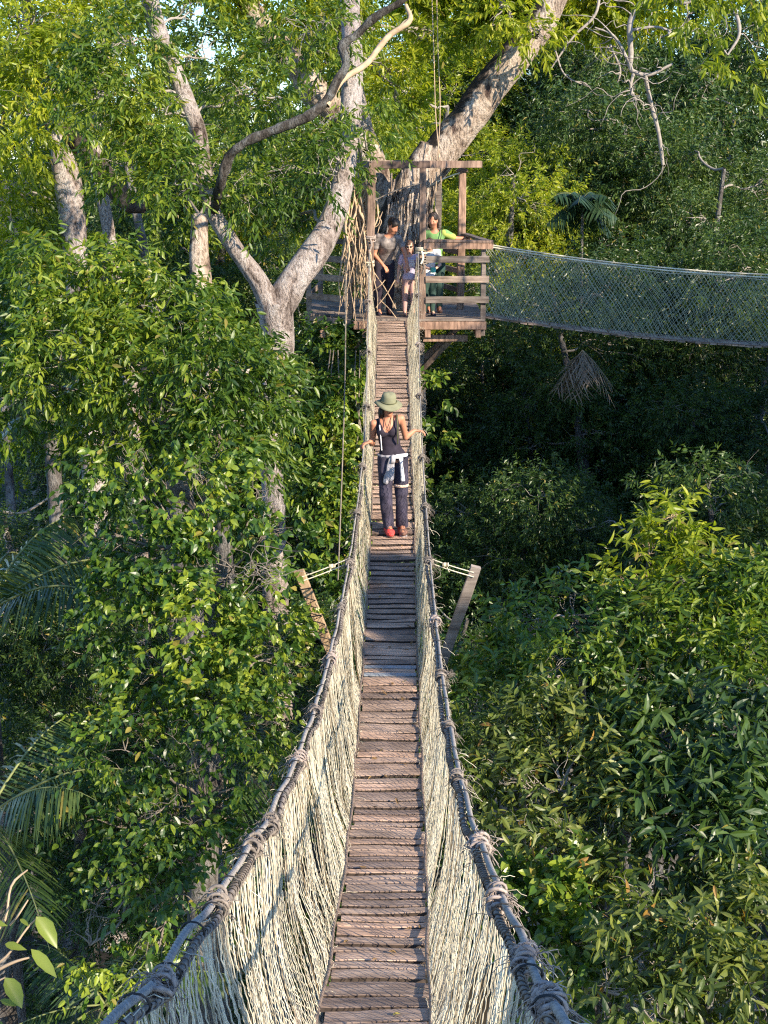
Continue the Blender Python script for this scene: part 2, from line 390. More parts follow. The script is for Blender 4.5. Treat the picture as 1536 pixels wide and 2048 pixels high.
# dead leaves and bits of bark blown onto the boards
_leafbits = (rng.uniform(5, 19, 60), rng.uniform(-.23, .23, 60))
# outrigger boards that hold the hand ropes apart, and their tie ropes
HS = 13.1
for s, top, bot in ((-1, (598, 1142), (690, 1372)), (1, (952, 1133), (868, 1372))):
    pt = P(top[0], top[1], 13.55); pb = P(bot[0], bot[1], 14.1)
    d = nrm(pt-pb); m = MB()
    m.box((pt+pb)/2, d, (1, 0, 0), np.linalg.norm(pt-pb)/2, .048, .022, .0015, .005)
    ob = m.build('outrigger_board', M_board if s < 0 else M_rail, bridge)
    if s < 0:   # twine criss-crossed over the board
        m = MB()
        for k in range(9):
            a0 = pb+(pt-pb)*(.18+.068*k); a1 = pb+(pt-pb)*(.215+.068*k); sd = np.array([1., 0, 0]); yb = np.array([0, -.026, 0])
            m.tube([a0-sd*.055+yb, a1+sd*.05+yb], .0035, 4); m.tube([a1+sd*.05+yb, a0+(a1-a0)*1.9-sd*.055+yb], .0035, 4)
        for fr in (.62, .85):
            c = pb+(pt-pb)*fr; m.tube([c-np.array([.056, .028, 0]), c+np.array([.056, -.028, .02])], .006, 5)
        m.build('board_lashing', M_tie, bridge)
    m = MB(); r0 = np.array([float((rope_l if s < 0 else rope_r)(HS)), HS, float(rope_z(HS))])
    q = pt-d*.07+np.array([0, -.03, 0])
    for dz, sg in ((.012, .0), (-.03, .02)):
        e = r0+np.array([0, 0, dz-.01]); mid = (q+e)/2-np.array([0, 0, sg])
        m.tube([q+np.array([0, 0, dz]), mid, e], .0055, 5, 8)
    cc = (q*.35+r0*.65)
    for j in range(5):
        a = np.linspace(0, 6.28, 9); m.tube(cc+np.stack([a*0+(j-2)*.012, np.cos(a)*.016, np.sin(a)*.018-.005], 1), .005, 4)
    m.tube([cc, cc+np.array([.02*s, -.01, -.04]), cc+np.array([.035*s, 0, -.075])], .004, 4, 6)
    m.build('tie_rope', M_twine, bridge, True)
m = MB(); m.bar(P(676, 1392, 14.15), P(884, 1392, 14.15), .045, .03); m.build('crossbeam', M_rail, bridge)
# ------------------------------------------------------------------ tree platform
FZ = -2.95                      # floor level
def X(px, h, z=FZ):            # world x of a photo column for something at forward distance h, height z
    d = h*math.cos(PITCH)-z*math.sin(PITCH); return (px-786)/FOC*d
plat = thing('tree_platform', 'wooden lookout platform with railings and post frame built round the big trunk', 'platform', (.3, 27.8, FZ))
def post(x, y, z0, z1, hw=.065, mat=None, jit=.004, tx=0, name='post'):
    m = MB(); m.box(((x+x+tx)/2, y, (z0+z1)/2), (tx, 0, z1-z0), (1, 0, 0), (z1-z0)/2, hw, hw, jit, .012); return m.build(name, mat or M_post, plat)
def rail(a, b, hw=.02, hh=.055, mat=None, name='rail'):
    m = MB(); m.bar(a, b, hw, hh, jit=.003); return m.build(name, mat or M_rail, plat)
# floor boards run left-right; outline steps back on the left
def floor_span(y):
    xr = 1.64 if y < 29.8 else 1.2
    xl = -.68 if y < 26.7 else max(-1.62, -.68-(y-26.7)*1.6) if y < 27.4 else -1.62
    return xl, xr
y = 26.42
while y < 30.0:
    wd = rng.uniform(.12, .16); xl, xr = floor_span(y)
    m = MB(); m.box(((xl+xr)/2+rng.normal(0, .01), y+wd/2, FZ-.018), (1, rng.normal(0, .003), 0), (0, 1, 0), (xr-xl)/2, wd/2-.006, .018, .002, .004)
    m.build('floor_board', M_rail, plat); y += wd
# rim joists and cross joists
rail((-.70, 26.40, FZ-.11), (1.66, 26.40, FZ-.11), .022, .07, M_post, 'joist')
rail((1.60, 26.45, FZ-.11), (1.60, 29.9, FZ-.11), .022, .07, M_post, 'joist')
rail((-1.62, 27.4, FZ-.11), (-.66, 26.6, FZ-.11), .022, .07, M_rail, 'joist')
rail((-1.58, 27.45, FZ-.11), (-1.58, 29.9, FZ-.11), .022, .07, M_rail, 'joist')
for x in (-1.25, -.5, .62, 1.52):
    rail((x, 26.32, FZ-.25), (x, 29.8, FZ-.25), .05, .065, M_post, 'joist')
rail((.55, 26.7, FZ-.37), (1.35, 26.7, FZ-.37), .05, .06, M_post, 'joist')
# braces down to the trunk
for (a, b) in (((.50, 27.2, FZ-1.05), (1.12, 26.8, FZ-.33)), ((-.55, 27.3, FZ-1.0), (-.25, 26.8, FZ-.3)), ((-.9, 27.6, FZ-.95), (-.35, 27.6, FZ-.3)), ((.4, 28.8, FZ-1.2), (1.5, 29.3, FZ-.3))):
    m = MB(); m.bar(a, b, .05, .07, (0, 1, 0)); m.build('brace', M_post, plat)
# posts
ZT = FZ+2.62
xL, xC, xR = X(737, 26.5, FZ), X(844, 26.5, FZ), X(921, 28.1, FZ)
post(xL, 26.5, FZ-.14, ZT, .066, tx=.07)
post(xC, 26.5, FZ-.14, ZT, .060)
post(xR, 28.1, FZ-.1, ZT+.0, .068)
post(X(875, 29.6), 29.6, FZ, ZT, .06, M_rail)
post(X(770, 29.6), 29.6, FZ, ZT, .06, M_rail)
m = MB(); m.box((xR, 28.1, ZT-.06), (1, 0, 0), (0, 1, 0), .10, .10, .03, .003, .01); m.build('post_cap', M_post, plat)
# roof frame
rail((-.42, 26.5, ZT+.05), (xC+.12, 26.5, ZT+.06), .05, .06, M_post, 'beam')
rail((xC-.02, 26.56, ZT+.065), (xR+.33, 28.25, ZT+.05), .05, .06, M_post, 'beam')
rail((xR+.1, 28.1, ZT+.05), (X(870, 29.6), 29.65, ZT+.05), .045, .055, M_rail, 'beam')
rail((-.35, 26.55, ZT+.05), (-.6, 29.6, ZT+.05), .045, .055, M_rail, 'beam')
rail((-.6, 29.6, ZT+.06), (X(875, 29.6), 29.6, ZT+.06), .045, .055, M_rail, 'beam')
# right front railing
xc1 = 1.60
post(xc1, 26.5, FZ-.30, FZ+1.30, .042, M_rail)
for z in (.34, .70, 1.05): rail((xC+.06, 26.43, FZ+z), (xc1+.10, 26.43, FZ+z+.005), .018, .058)
m = MB(); m.bar((xC+.02, 26.47, FZ+1.375), (xc1+.16, 26.47, FZ+1.36), .10, .022); m.build('top_rail', M_post, plat)
rail((xC+.02, 26.40, FZ+1.30), (xc1+.16, 26.40, FZ+1.285), .018, .055, M_post, 'top_rail')
# right side railing (seen nearly end-on) and low rails on the far side
m = MB(); m.bar((xc1+.06, 26.6, FZ+1.36), (xR+.05, 28.1, FZ+1.4), .07, .02); m.build('top_rail', M_rail, plat)
for z in (.34, .7, 1.05): rail((xR, 28.2, FZ+z), (X(875, 29.6), 29.6, FZ+z), .016, .05)
# left railing
xl0 = X(618, 27.45)
post(xl0, 27.45, FZ-.2, FZ+1.2, .045, M_rail); post(-.78, 26.78, FZ-.25, FZ+1.25, .05, M_rail)
for z in (.32, .68, 1.02): rail((xl0-.05, 27.42, FZ+z), (-.72, 26.72, FZ+z-.01), .016, .055)
for z in (.32, .68, 1.02): rail((xl0, 27.5, FZ+z), (xl0+.1, 29.8, FZ+z), .016, .05)
post(xl0+.1, 29.85, FZ-.1, FZ+1.2, .045, M_rail)
rail((xl0+.1, 29.9, FZ+1.15), (-.2, 29.9, FZ+1.15), .016, .05)
# frame ropes
m = MB(); m.tube([(xC-.02, 26.43, ZT-.25), (.1, 26.46, ZT-.36), (xL+.1, 26.45, ZT-.55)], .012, 5, 10); m.build('frame_rope', M_wrap, plat)
m = MB(); m.tube([(xR-.05, 28.0, ZT-.1), (.95, 28.0, ZT-.2), (.6, 28.1, ZT-.38)], .012, 5, 10)
m.build('frame_rope', M_twine, plat)
# rope ends of the footbridge tied round the two front posts
for xx, zz, mt in ((xC-.02, 1.20, M_twine), (xL+.03, 1.42, M_fray), (xC, 1.02, M_wrap), (xL, .98, M_twine)):
    m = MB()
    for j in range(5):
        a = np.linspace(0, 6.28, 11); m.tube(np.array([xx, 26.5, FZ+zz+(j-2)*.022])+np.stack([np.cos(a)*.10, np.sin(a)*.10, rng.normal(0, .012)*np.sin(a)], 1), .011, 5)
    m.tube([(xx, 26.38, FZ+zz), (xx+.03, 26.36, FZ+zz-.12), (xx-.01, 26.36, FZ+zz-.22)], .018, 5, 6)
    m.build('rope_lashing', mt, plat, True)

# ------------------------------------------------------------------ second netted bridge, leaving to the right
br2 = thing('netted_bridge', 'second footbridge with tall white diamond netting leaving the platform to the right', 'footbridge', (4, 27, -4))
xs2 = np.linspace(1.66, 9.6, 220)
def b2z(x): return FZ+.02-.155*(x-1.66)+.011*(x-1.66)**2-.0*x
def b2y(x): return 27.15-.06*(x-1.66)
H2 = 1.24
for side in (-1, 1):
    yy = b2y(xs2)+side*.36
    m = MB(); zt = b2z(xs2)+H2-.03*np.sin((xs2-1.66)*.4)
    m.tube(np.stack([xs2, yy, zt], 1), .014, 6); m.tube(np.stack([xs2, yy+.02, zt-.035-.015*np.sin(xs2*3)], 1), .008, 5)
    m.build('hand_rope', M_twine, br2, True)
    m = MB(); m.tube(np.stack([xs2, b2y(xs2)+side*.27, b2z(xs2)-.01], 1), .012, 6); m.build('deck_cable', M_cable, br2, True)
    # diamond net: two families of slanting strands
    m = MB(); K = 34; v = np.linspace(0, 1, K)
    for fam in (-1, 1):
        x0 = np.arange(.6, 10.6, .072)[:, None]; xx = x0+fam*(v[None, :]-.5)*.80+rng.normal(0, .012, (len(x0), 1))
        nn = noise(np.stack([xx*.7, v[None]*1.2+0*xx, 0*xx+side], -1), 1, 77)
        xx = xx+nn*.14+.03*noise(np.stack([xx*3, v[None]*4+0*xx, 0*xx], -1), 1, 78); xx = np.clip(xx, 1.62, 9.6)
        z = b2z(xx)*(1-v)+(b2z(xx)+H2-.03*np.sin((xx-1.66)*.4))*v; yv = b2y(xx)+side*(.27+(.36-.27)*v-.03*np.sin(v*math.pi)*(1+nn))
        m.tubes(np.stack([xx, yv, z+0*xx], -1), .0042*rng.uniform(.7, 1.3, (len(x0), 1)), 3)
    m.build('side_net', M_twine2, br2, True)
x = 1.75
while x < 9.5:
    m = MB(); wd = rng.uniform(.10, .15); sl_ = -.155+.022*(x-1.66)
    m.box((x, float(b2y(x)), float(b2z(x))-.03+rng.normal(0, .004)), (0, 1, rng.normal(0, .01)), (1, 0, sl_), .27+rng.uniform(0, .03), wd/2, .014, .002, .004)
    m.build('plank', M_plank, br2); x += wd+rng.uniform(.008, .02)
# ------------------------------------------------------------------ vegetation builders
DOWN = np.array([0, 0, -1.])
def leaf_geo(mb, base, d, n, L, W, kind='full', curl=.18, fold=.18):
    """many leaves at once: base [N,3], direction d, normal n, length L, width W"""
    N = len(base)
    if N == 0: return
    d = nrm(d); s = nrm(np.cross(d, n)); n = np.cross(s, d)
    L = np.broadcast_to(L, (N,))[:, None]; W = np.broadcast_to(W, (N,))[:, None]
    cu = (curl*rng.uniform(.3, 1.6, N))[:, None]; fo = (fold*rng.uniform(.2, 1.6, N))[:, None]
    def pt(t, w): return base+d*L*t+s*W*.5*w-n*L*cu*t*t+n*W*fo*abs(w)
    if kind == 'kite':
        V = np.stack([pt(0, 0), pt(.42, 1), pt(1, 0), pt(.42, -1)], 1)
        i = np.arange(N)[:, None]*4
        mb.add(V.reshape(-1, 3), t=np.concatenate([i+[[0, 1, 2]], i+[[0, 2, 3]]]))
    elif kind == 'mid':
        V = np.stack([pt(0, 0), pt(.3, .9), pt(.7, .75), pt(1, 0), pt(.7, -.75), pt(.3, -.9)], 1)
        i = np.arange(N)[:, None]*6
        mb.add(V.reshape(-1, 3), q=np.concatenate([i+[[0, 1, 2, 3]], i+[[0, 3, 4, 5]]]))
    else:
        V = np.stack([pt(0, 0), pt(.18, .7), pt(.42, 1), pt(.72, .72), pt(1, 0), pt(.72, -.72), pt(.42, -1), pt(.18, -.7), pt(.3, 0), pt(.65, 0)], 1)
        i = np.arange(N)[:, None]*10
        mb.add(V.reshape(-1, 3), q=np.concatenate([i+[[8, 0, 1, 2]], i+[[8, 2, 3, 9]], i+[[9, 3, 4, 4]][:0] if False else i+[[8, 9, 5, 6]], i+[[0, 8, 6, 7]]]),
               t=np.concatenate([i+[[9, 3, 4]], i+[[9, 4, 5]]]))
def heart_geo(mb, base, d, n, L, W):
    N = len(base); d = nrm(d); s = nrm(np.cross(d, n)); n = np.cross(s, d); L = np.broadcast_to(L, (N,))[:, None]; W = np.broadcast_to(W, (N,))[:, None]
    def pt(t, w): return base+d*L*t+s*W*.5*w-n*L*.22*t*t+n*W*.10*abs(w)
    V = np.stack([pt(0, 0), pt(-.12, .5), pt(.1, .95), pt(.42, 1), pt(.75, .55), pt(1.05, 0), pt(.75, -.55), pt(.42, -1), pt(.1, -.95), pt(-.12, -.5), pt(.45, 0)], 1)
    i = np.arange(N)[:, None]*11
    mb.add(V.reshape(-1, 3), q=np.concatenate([i+[[10, 0, 1, 2]], i+[[10, 2, 3, 4]], i+[[10, 6, 7, 8]], i+[[10, 8, 9, 0]]]), t=np.concatenate([i+[[10, 4, 5]], i+[[10, 5, 6]]]))
def perp(a):
    r = nrm(rng.normal(0, 1, a.shape)); return nrm(np.cross(a, r))
def sprays(mb, base, axis, n=12, tw=.35, L=.14, W=.045, droop=.5, kind='mid', tmb=None, tw_r=.003, lj=.3, up=.8):
    """leafy twigs: M twigs each with n leaves set spirally along it"""
    M = len(base); axis = nrm(axis); A = perp(axis); B = np.cross(axis, A)
    t = np.linspace(.12, 1, n)[None, :, None]; twl = (tw*rng.uniform(.6, 1.3, M))[:, None, None]
    bend = DOWN*(t**2)*twl*.35*droop
    pos = base[:, None]+axis[:, None]*t*twl+bend
    ph = (np.arange(n)*2.4)[None, :]+rng.uniform(0, 6.28, (M, 1))+rng.normal(0, .3, (M, n))
    rad = np.cos(ph)[..., None]*A[:, None]+np.sin(ph)[..., None]*B[:, None]
    ax = axis[:, None]*(.45+.5*t)
    d = ax+rad*.9+DOWN*droop*rng.uniform(.4, 1.5, (M, n, 1))+rng.normal(0, .2, (M, n, 3))
    nn = np.array([0, 0, up])+rng.normal(0, .62, (M, n, 3))+rad*.25
    LL = (L*rng.uniform(1-lj, 1+lj, (M, n))*(1-.25*np.abs(t[..., 0]-.5))).ravel()
    if kind == 'heart': heart_geo(mb, pos.reshape(-1, 3), d.reshape(-1, 3), nn.reshape(-1, 3), LL, LL*W/L)
    else: leaf_geo(mb, pos.reshape(-1, 3), d.reshape(-1, 3), nn.reshape(-1, 3), LL, LL*W/L, kind)
    if tmb is not None:
        tt = np.linspace(0, 1, 4)[None, :, None]
        tp = base[:, None]+axis[:, None]*tt*twl+DOWN*(tt**2)*twl*.35*droop
        tmb.tubes(tp, np.array([tw_r, tw_r*.8, tw_r*.6, tw_r*.35])[None].repeat(M, 0), 3)
def lobe_points(c, r, n, shell=.55, bumpy=.28, seed=0, face=None):
    """points and outward directions spread through the outer part of an uneven blob"""
    r = np.broadcast_to(np.asarray(r, float), (3,))
    u = nrm(rng.normal(0, 1, (n, 3)))
    if face is not None:
        keep = (u@face > -.25) | (rng.random(n) < .35); u = u[keep]; n = len(u)
    q = rng.uniform(shell**2, 1, n)**.5
    bm = 1+bumpy*noise(u*1.9+np.asarray(c), 1, seed+5)+bumpy*.6*noise(u*4.3+np.asarray(c), 1, seed+6)
    return np.asarray(c)+u*r*(q*bm)[:, None], u
TOCAM = lambda c: nrm(-np.asarray(c, float))
def crown(mb, tmb, lobes, dens=26, n=12, tw=.35, L=.14, W=.045, droop=.5, kind='mid', up=.35, out=.9, seed=0, face=True, gaps=.12, bumpy=.28, shell=.5):
    for i, (c, r) in enumerate(lobes):
        rr = np.broadcast_to(np.asarray(r, float), (3,)); area = 4*math.pi*(np.prod(rr)**(2/3))
        p, u = lobe_points(c, r, int(dens*area), shell, bumpy, seed+i, TOCAM(c) if face else None)
        k = noise(p*1.15, 1, seed+91) > -1+2*gaps*.9-.0
        k = noise(p, 1.4/max(np.mean(rr), .5), seed+91) > -.62+gaps*2
        p = p[k]; u = u[k]
        ax = u*out+np.array([0, 0, up])+rng.normal(0, .4, u.shape)
        sprays(mb, p, ax, n, tw, L, W, droop, kind, tmb)
def limb(mb, pts, r, n=24, sides=10, rough=.12, seed=0, wob=0.0):
    pts = np.asarray(pts, float); q = spline(pts, n)
    s0 = np.r_[0, np.cumsum(np.linalg.norm(np.diff(pts, axis=0), axis=1))]
    rr = np.interp(np.linspace(0, s0[-1], n), s0, np.broadcast_to(np.asarray(r, float), (len(pts),)))
    if wob: q[1:-1] += np.stack([noise(q*.9, 1, seed+k) for k in range(3)], 1)[1:-1]*wob
    T = nrm(np.gradient(q, axis=0)); ref = np.array([1., .2, .1]) if abs(nrm(q[-1]-q[0])[2]) > .7 else np.array([0, 0, 1.])
    A = nrm(np.cross(T, ref)); B = np.cross(T, A); th = np.arange(sides)*2*math.pi/sides
    V = q[:, None]+rr[:, None, None]*(np.cos(th)[None, :, None]*A[:, None]+np.sin(th)[None, :, None]*B[:, None])
    nz = noise(V*np.array([1, 1, .6])/max(rr.max(), .03)*.8, 1, seed+40)*rough+noise(V/max(rr.max(), .03)*2.4, 1, seed+41)*rough*.4
    V = q[:, None]+(V-q[:, None])*(1+nz[..., None])
    idx = np.arange(n*sides).reshape(n, sides); a = idx[:-1]; b = np.roll(a, -1, 1); c = idx[1:]; d = np.roll(c, -1, 1)
    mb.add(V.reshape(-1, 3), np.stack([a, b, d, c], -1).reshape(-1, 4)); return q
def kinks(a, b, n=5, w=.12, seed=None):
    a = np.asarray(a, float); b = np.asarray(b, float); w = w*.6; t = np.linspace(0, 1, n)[:, None]; Ln = np.linalg.norm(b-a)
    p = a+(b-a)*t+np.sin(t*math.pi)*rng.normal(0, w, (n, 3))*Ln+np.sin(t*math.pi)*np.array([0, 0, .08])*Ln
    return p
def twiggery(mb, lobes, roots, r=.03, sub=7):
    """branches from the nearest trunk point out to every lobe, forking inside it"""
    roots = np.asarray(roots, float)
    for (c, rad) in lobes:
        c = np.asarray(c, float); rm = float(np.mean(rad)); k = np.argmin(np.linalg.norm(roots-c, axis=1)+.4*np.maximum(0, roots[:, 2]-c[2]))
        main = kinks(roots[k], c, 6, .07); br = max(r, .018*np.linalg.norm(c-roots[k]))
        limb(mb, main, [br, br*.9, br*.75, br*.6, br*.5, br*.35], 14, 6)
        for j in range(sub):
            u = nrm(rng.normal(0, 1, 3)+np.array([0, 0, .25])); s0 = main[int(rng.integers(2, 6))]; e = c+u*rad*rng.uniform(.6, 1.0)
            m2 = kinks(s0, e, 5, .12); limb(mb, m2, [br*.4, br*.34, br*.26, br*.17, br*.08], 10, 4)
            for q in range(3):
                s1 = m2[int(rng.integers(1, 5))]; e1 = s1+nrm(e-s1+rng.normal(0, .6, 3)*rm)*rm*rng.uniform(.25, .55)
                limb(mb, kinks(s1, e1, 4, .14), [br*.16, br*.13, br*.09, br*.05], 6, 3)
def frond(mb, smb, p0, d, length, nl=34, ll=.5, droop=.9, w=.028, up=(0, 0, 1), arch=.9, fold=.35):
    d = nrm(d); t = np.linspace(0, 1, 16)[:, None]
    pts = np.asarray(p0)+d*length*t+DOWN*length*.5*arch*t**2.2
    smb.tube(pts, np.linspace(.016, .003, 16)*length/2.0, 5)
    tl = np.repeat(np.linspace(.12, .99, nl), 2); sgn = np.tile([-1, 1], nl)
    pos = np.stack([np.interp(tl, t[:, 0], pts[:, k]) for k in range(3)], 1)
    T = nrm(np.stack([np.interp(tl, t[:, 0], np.gradient(pts, axis=0)[:, k]) for k in range(3)], 1))
    S = nrm(np.cross(T, np.array(up, float)))*sgn[:, None]
    N = np.cross(S*sgn[:, None], T)
    env = np.sin(np.clip(tl*1.05+.08, 0, 1)*math.pi)**.55
    dd = S+T*.55-N*0+DOWN*droop*rng.uniform(.6, 1.2, (len(tl), 1))*.6+rng.normal(0, .07, (len(tl), 3))
    Lf = ll*env*rng.uniform(.85, 1.1, len(tl))
    dd = nrm(dd); nn = nrm(np.cross(dd, T)); nn = nn*np.sign(nn[:, 2:3]+1e-6)
    W = w*rng.uniform(.8, 1.2, len(tl))
    # leaflet: 3-segment strip, bending down
    s = nrm(np.cross(dd, nn)); u = np.array([0, .35, .7, 1.0]); wd = np.array([.5, 1, .8, .05])
    C = pos[:, None]+dd[:, None]*(Lf[:, None]*u[None])[..., None]+DOWN*(Lf[:, None]*u[None]**2)[..., None]*droop*.35
    V = np.stack([C+s[:, None]*(W[:, None]*wd[None])[..., None]*.5, C-s[:, None]*(W[:, None]*wd[None])[..., None]*.5], 2).reshape(len(tl), 8, 3)
    i = np.arange(len(tl))[:, None]*8
    mb.add(V.reshape(-1, 3), np.concatenate([i+[[0, 1, 3, 2]], i+[[2, 3, 5, 4]], i+[[4, 5, 7, 6]]]))

G = lambda *c: tuple(c)
M_leaf_tree = leaf_mat('leaf_mid_green', [(.018, .050, .009), (.080, .145, .015), (.260, .310, .028)])
M_leaf_vine = leaf_mat('leaf_vine', [(.014, .042, .010), (.070, .140, .018), (.290, .345, .034)], trans=.30, rough=.36, clump=.8)
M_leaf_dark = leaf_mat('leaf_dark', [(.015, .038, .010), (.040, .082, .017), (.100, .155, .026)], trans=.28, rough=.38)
M_leaf_yel = leaf_mat('leaf_yellow_green', [(.080, .125, .012), (.230, .290, .020), (.480, .470, .040)], trans=.48)
M_leaf_bush = leaf_mat('leaf_bush', [(.028, .055, .013), (.100, .140, .026), (.270, .280, .055)], trans=.34, odd=(.32, .18, .04), clump=.7)
M_leaf_far = leaf_mat('leaf_far', [(.016, .042, .014), (.048, .096, .022), (.130, .180, .030)], trans=.26, clump=.25)
M_palm = leaf_mat('palm_leaflet', [(.022, .052, .018), (.055, .100, .028), (.120, .165, .040)], trans=.3, rough=.35)
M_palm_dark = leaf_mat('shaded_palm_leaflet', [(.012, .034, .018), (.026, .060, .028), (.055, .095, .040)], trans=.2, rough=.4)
M_dead = leaf_mat('dead_frond', [(.17, .13, .10), (.28, .22, .17), (.38, .32, .26)], trans=.15, rough=.8, odd=(.2, .15, .1))
M_bark_white = bark_mat('pale_blotched_bark', (.60, .54, .51), (.46, .38, .34), (.09, .065, .055), 4.2, .47)
M_bark_big = bark_mat('rough_pale_bark', (.64, .54, .45), (.46, .36, .28), (.10, .065, .055), 2.6, .47)
M_bark_grey = bark_mat('grey_bark', (.28, .27, .26), (.17, .155, .145), (.08, .07, .065), 3.0, .47)
M_bark_dark = bark_mat('dark_bark', (.16, .13, .11), (.10, .08, .065), (.035, .028, .024), 4, .5)
M_twig = plain('twig', (.20, .17, .14), .9, .4, 12)
M_twig_pale = plain('pale_twig', (.30, .265, .23), .9, .3, 12)
M_root = plain('strangler_root', (.44, .32, .21), .9, .35, 9, bmp=.4)
M_soil = plain('leaf_litter', (.035, .028, .018), .95, .5, 1.2)

# ground: one rolling sheet to the horizon
gx = np.concatenate([-np.geomspace(400, 45, 14), np.linspace(-40, 40, 41), np.geomspace(45, 400, 14)])
gy = np.concatenate([np.linspace(-60, 90, 61), np.geomspace(100, 900, 16)])
GX, GY = np.meshgrid(gx, gy, indexing='ij')
def ground_z(x, y):
    p = np.stack([np.asarray(x, float)*1.0, np.asarray(y, float)*1.0, 0*np.asarray(x, float)], -1)
    return -14.5+1.1*noise(p*.06, 1, 3)+.4*noise(p*.25, 1, 4)
GZ = ground_z(GX, GY)
m = MB(); nx, ny = GX.shape; ii = np.arange(nx*ny).reshape(nx, ny)
m.add(np.stack([GX, GY, GZ], -1).reshape(-1, 3), np.stack([ii[:-1, :-1], ii[1:, :-1], ii[1:, 1:], ii[:-1, 1:]], -1).reshape(-1, 4))
tag(m.build('forest_floor', M_soil, None, True), 'dark leaf littered forest floor far below the bridge', kind='structure')

def LB(px, py, d, rpx, sq=(1, 1, 1)):
    """a crown lobe standing at depth d where the photo shows it"""
    r = rpx/FOC*d
    return (P(px, py, d), np.array(sq)*r)
def tree(name, label, cat='tree', group=None, loc=(0, 0, 0)):
    return thing(name, label, cat, loc, group)
def img_limb(mb, pts, sides=10, rough=.12, n=30, seed=0):
    """pts: (px, py, depth, width in photo pixels)"""
    q = [P(a, b, c) for a, b, c, _ in pts]; r = [w_/2/FOC*c for a, b, c, w_ in pts]
    return limb(mb, q, r, n, sides, rough, seed)
def to_ground(p, dx=0, dy=0):
    g = np.array([p[0]+dx, p[1]+dy, 0.]); g[2] = float(ground_z(g[0], g[1]))-.3; return g
# ------------------------------------------------------------------ the big tree that carries the platform
t = tree('emergent_tree', 'huge tree with leaning pale trunk that carries the wooden platform')
m = MB(); c0 = np.array([.12, 28.35, 0.])
mossy(M_bark_big, (-.75, -.15, .6), (.035, .028, .022), .62, .92); limb(m, [(.10, 28.4, -15), (.12, 28.4, -9), (.08, 28.4, -4.5), (.10, 28.4, -2.6), (.16, 28.4, -1.5), (.34, 28.4, -.7), (.62, 28.3, .1)], [1.1, .62, .52, .54, .50, .36, .12], 40, 22, .16, 3)
m.build('trunk', M_bark_big, t, True)
m = MB()
q = img_limb(m, [(798, 500, 28.5, 70), (818, 410, 28.4, 88), (862, 330, 28.2, 76), (925, 250, 28, 72), (985, 170, 27.8, 70), (1045, 95, 27.6, 68), (1090, 30, 27.5, 64), (1130, -60, 27.3, 58), (1190, -170, 27, 55), (1230, -330, 27, 40)], 18, .10, 60, 5)
m.build('leaning_limb', M_bark_big, t, True)
m = MB(); q2 = img_limb(m, [(790, 420, 28.6, 50), (745, 330, 28.7, 56), (712, 240, 28.8, 54), (700, 120, 29, 50), (702, 0, 29, 46), (705, -180, 29, 36), (690, -400, 29, 20)], 14, .12, 50, 6)
m.build('upright_limb', M_bark_big, t, True)
m = MB(); q3 = img_limb(m, [(700, 235, 28.8, 40), (640, 195, 28.6, 62), (590, 130, 28.5, 56), (535, 65, 28.4, 48), (480, -20, 28, 40), (430, -150, 28, 26)], 14, .14, 40, 7)
m.build('side_limb', M_bark_big, t, True)
# roots and vines wrapped over the trunk face behind the people
m = MB()
for k in range(60):
    a = rng.uniform(-2.8, -.4); x0 = .15+.49*math.cos(a); y0 = 28.4+.50*math.sin(a); zt = rng.uniform(-1.3, -.35); zb = rng.uniform(-3.0, -1.9)
    zz = np.linspace(zt, zb, 9); wv = np.cumsum(rng.normal(0, .022, (9, 2)), 0)
    lean = (.22*(zz+2.6)/2).clip(-.1, .4)
    m.tube(np.stack([x0+lean+wv[:, 0], y0+wv[:, 1], zz], 1), rng.uniform(.008, .026), 5, 24)
m.build('clinging_root', M_bark_big, t, True)
lob = [LB(560, -60, 29, 150), LB(760, -70, 30, 170), LB(920, -30, 30.5, 110), LB(1010, -90, 30, 150), LB(1180, -70, 30, 150), LB(1300, -60, 30, 130), LB(420, -130, 27, 120), LB(700, 50, 27, 46), LB(655, 130, 27.2, 34), LB(800, 160, 29.5, 48), LB(858, 60, 29.5, 46), LB(1000, 10, 26.4, 46), LB(1075, 70, 26.4, 30), LB(830, 240, 30, 36)]
ml = MB(); mt = MB(); crown(ml, None, lob, 30, 14, .45, .17, .055, .6, 'mid', seed=11)
twiggery(mt, lob, np.concatenate([q[30:], q2[20:], q3[20:]]), .05)
ml.build('crown', M_leaf_yel, t); mt.build('branch', M_twig_pale, t, True)

# aerial roots hanging in a tangle in front of the left post
t = tree('hanging_root_curtain', 'tangle of tan hanging roots draped over the left post of the platform', 'vine', loc=P(722, 640, 26.4))
for k in range(74):
    m = MB(); px = rng.normal(719, 14); px = min(max(px, 690), 764); y0 = rng.uniform(335, 400); y1 = rng.uniform(520, 665); d = rng.uniform(26.0, 26.75)
    if px > 738: y1 = rng.uniform(420, 480)
    n = 9; ys = np.linspace(y0, y1, n); xs = px+np.cumsum(rng.normal(0, 5, n))*.9+(k % 3 == 0)*rng.uniform(-22, 22)*np.linspace(0, 1, n); 
    m.tube([P(a, b, d+rng.normal(0, .03)) for a, b in zip(xs, ys)], np.linspace(rng.uniform(.008, .034), .006, n), 5, 28); m.build('hanging_root', M_root, t, True)
for k in range(14):
    m = MB(); px = rng.uniform(692, 745); y0 = rng.uniform(380, 470); r = rng.uniform(18, 60); d = rng.uniform(26.1, 26.4); a = np.linspace(0, math.pi, 9)
    w_ = rng.uniform(8, 24)*rng.choice([-1, 1])
    m.tube([P(px+w_*math.cos(x)+rng.normal(0, 2), y0+r*math.sin(x)*1.5+rng.normal(0, 2), d) for x in a], .008, 5, 20); m.build('hanging_root', M_root, t, True)
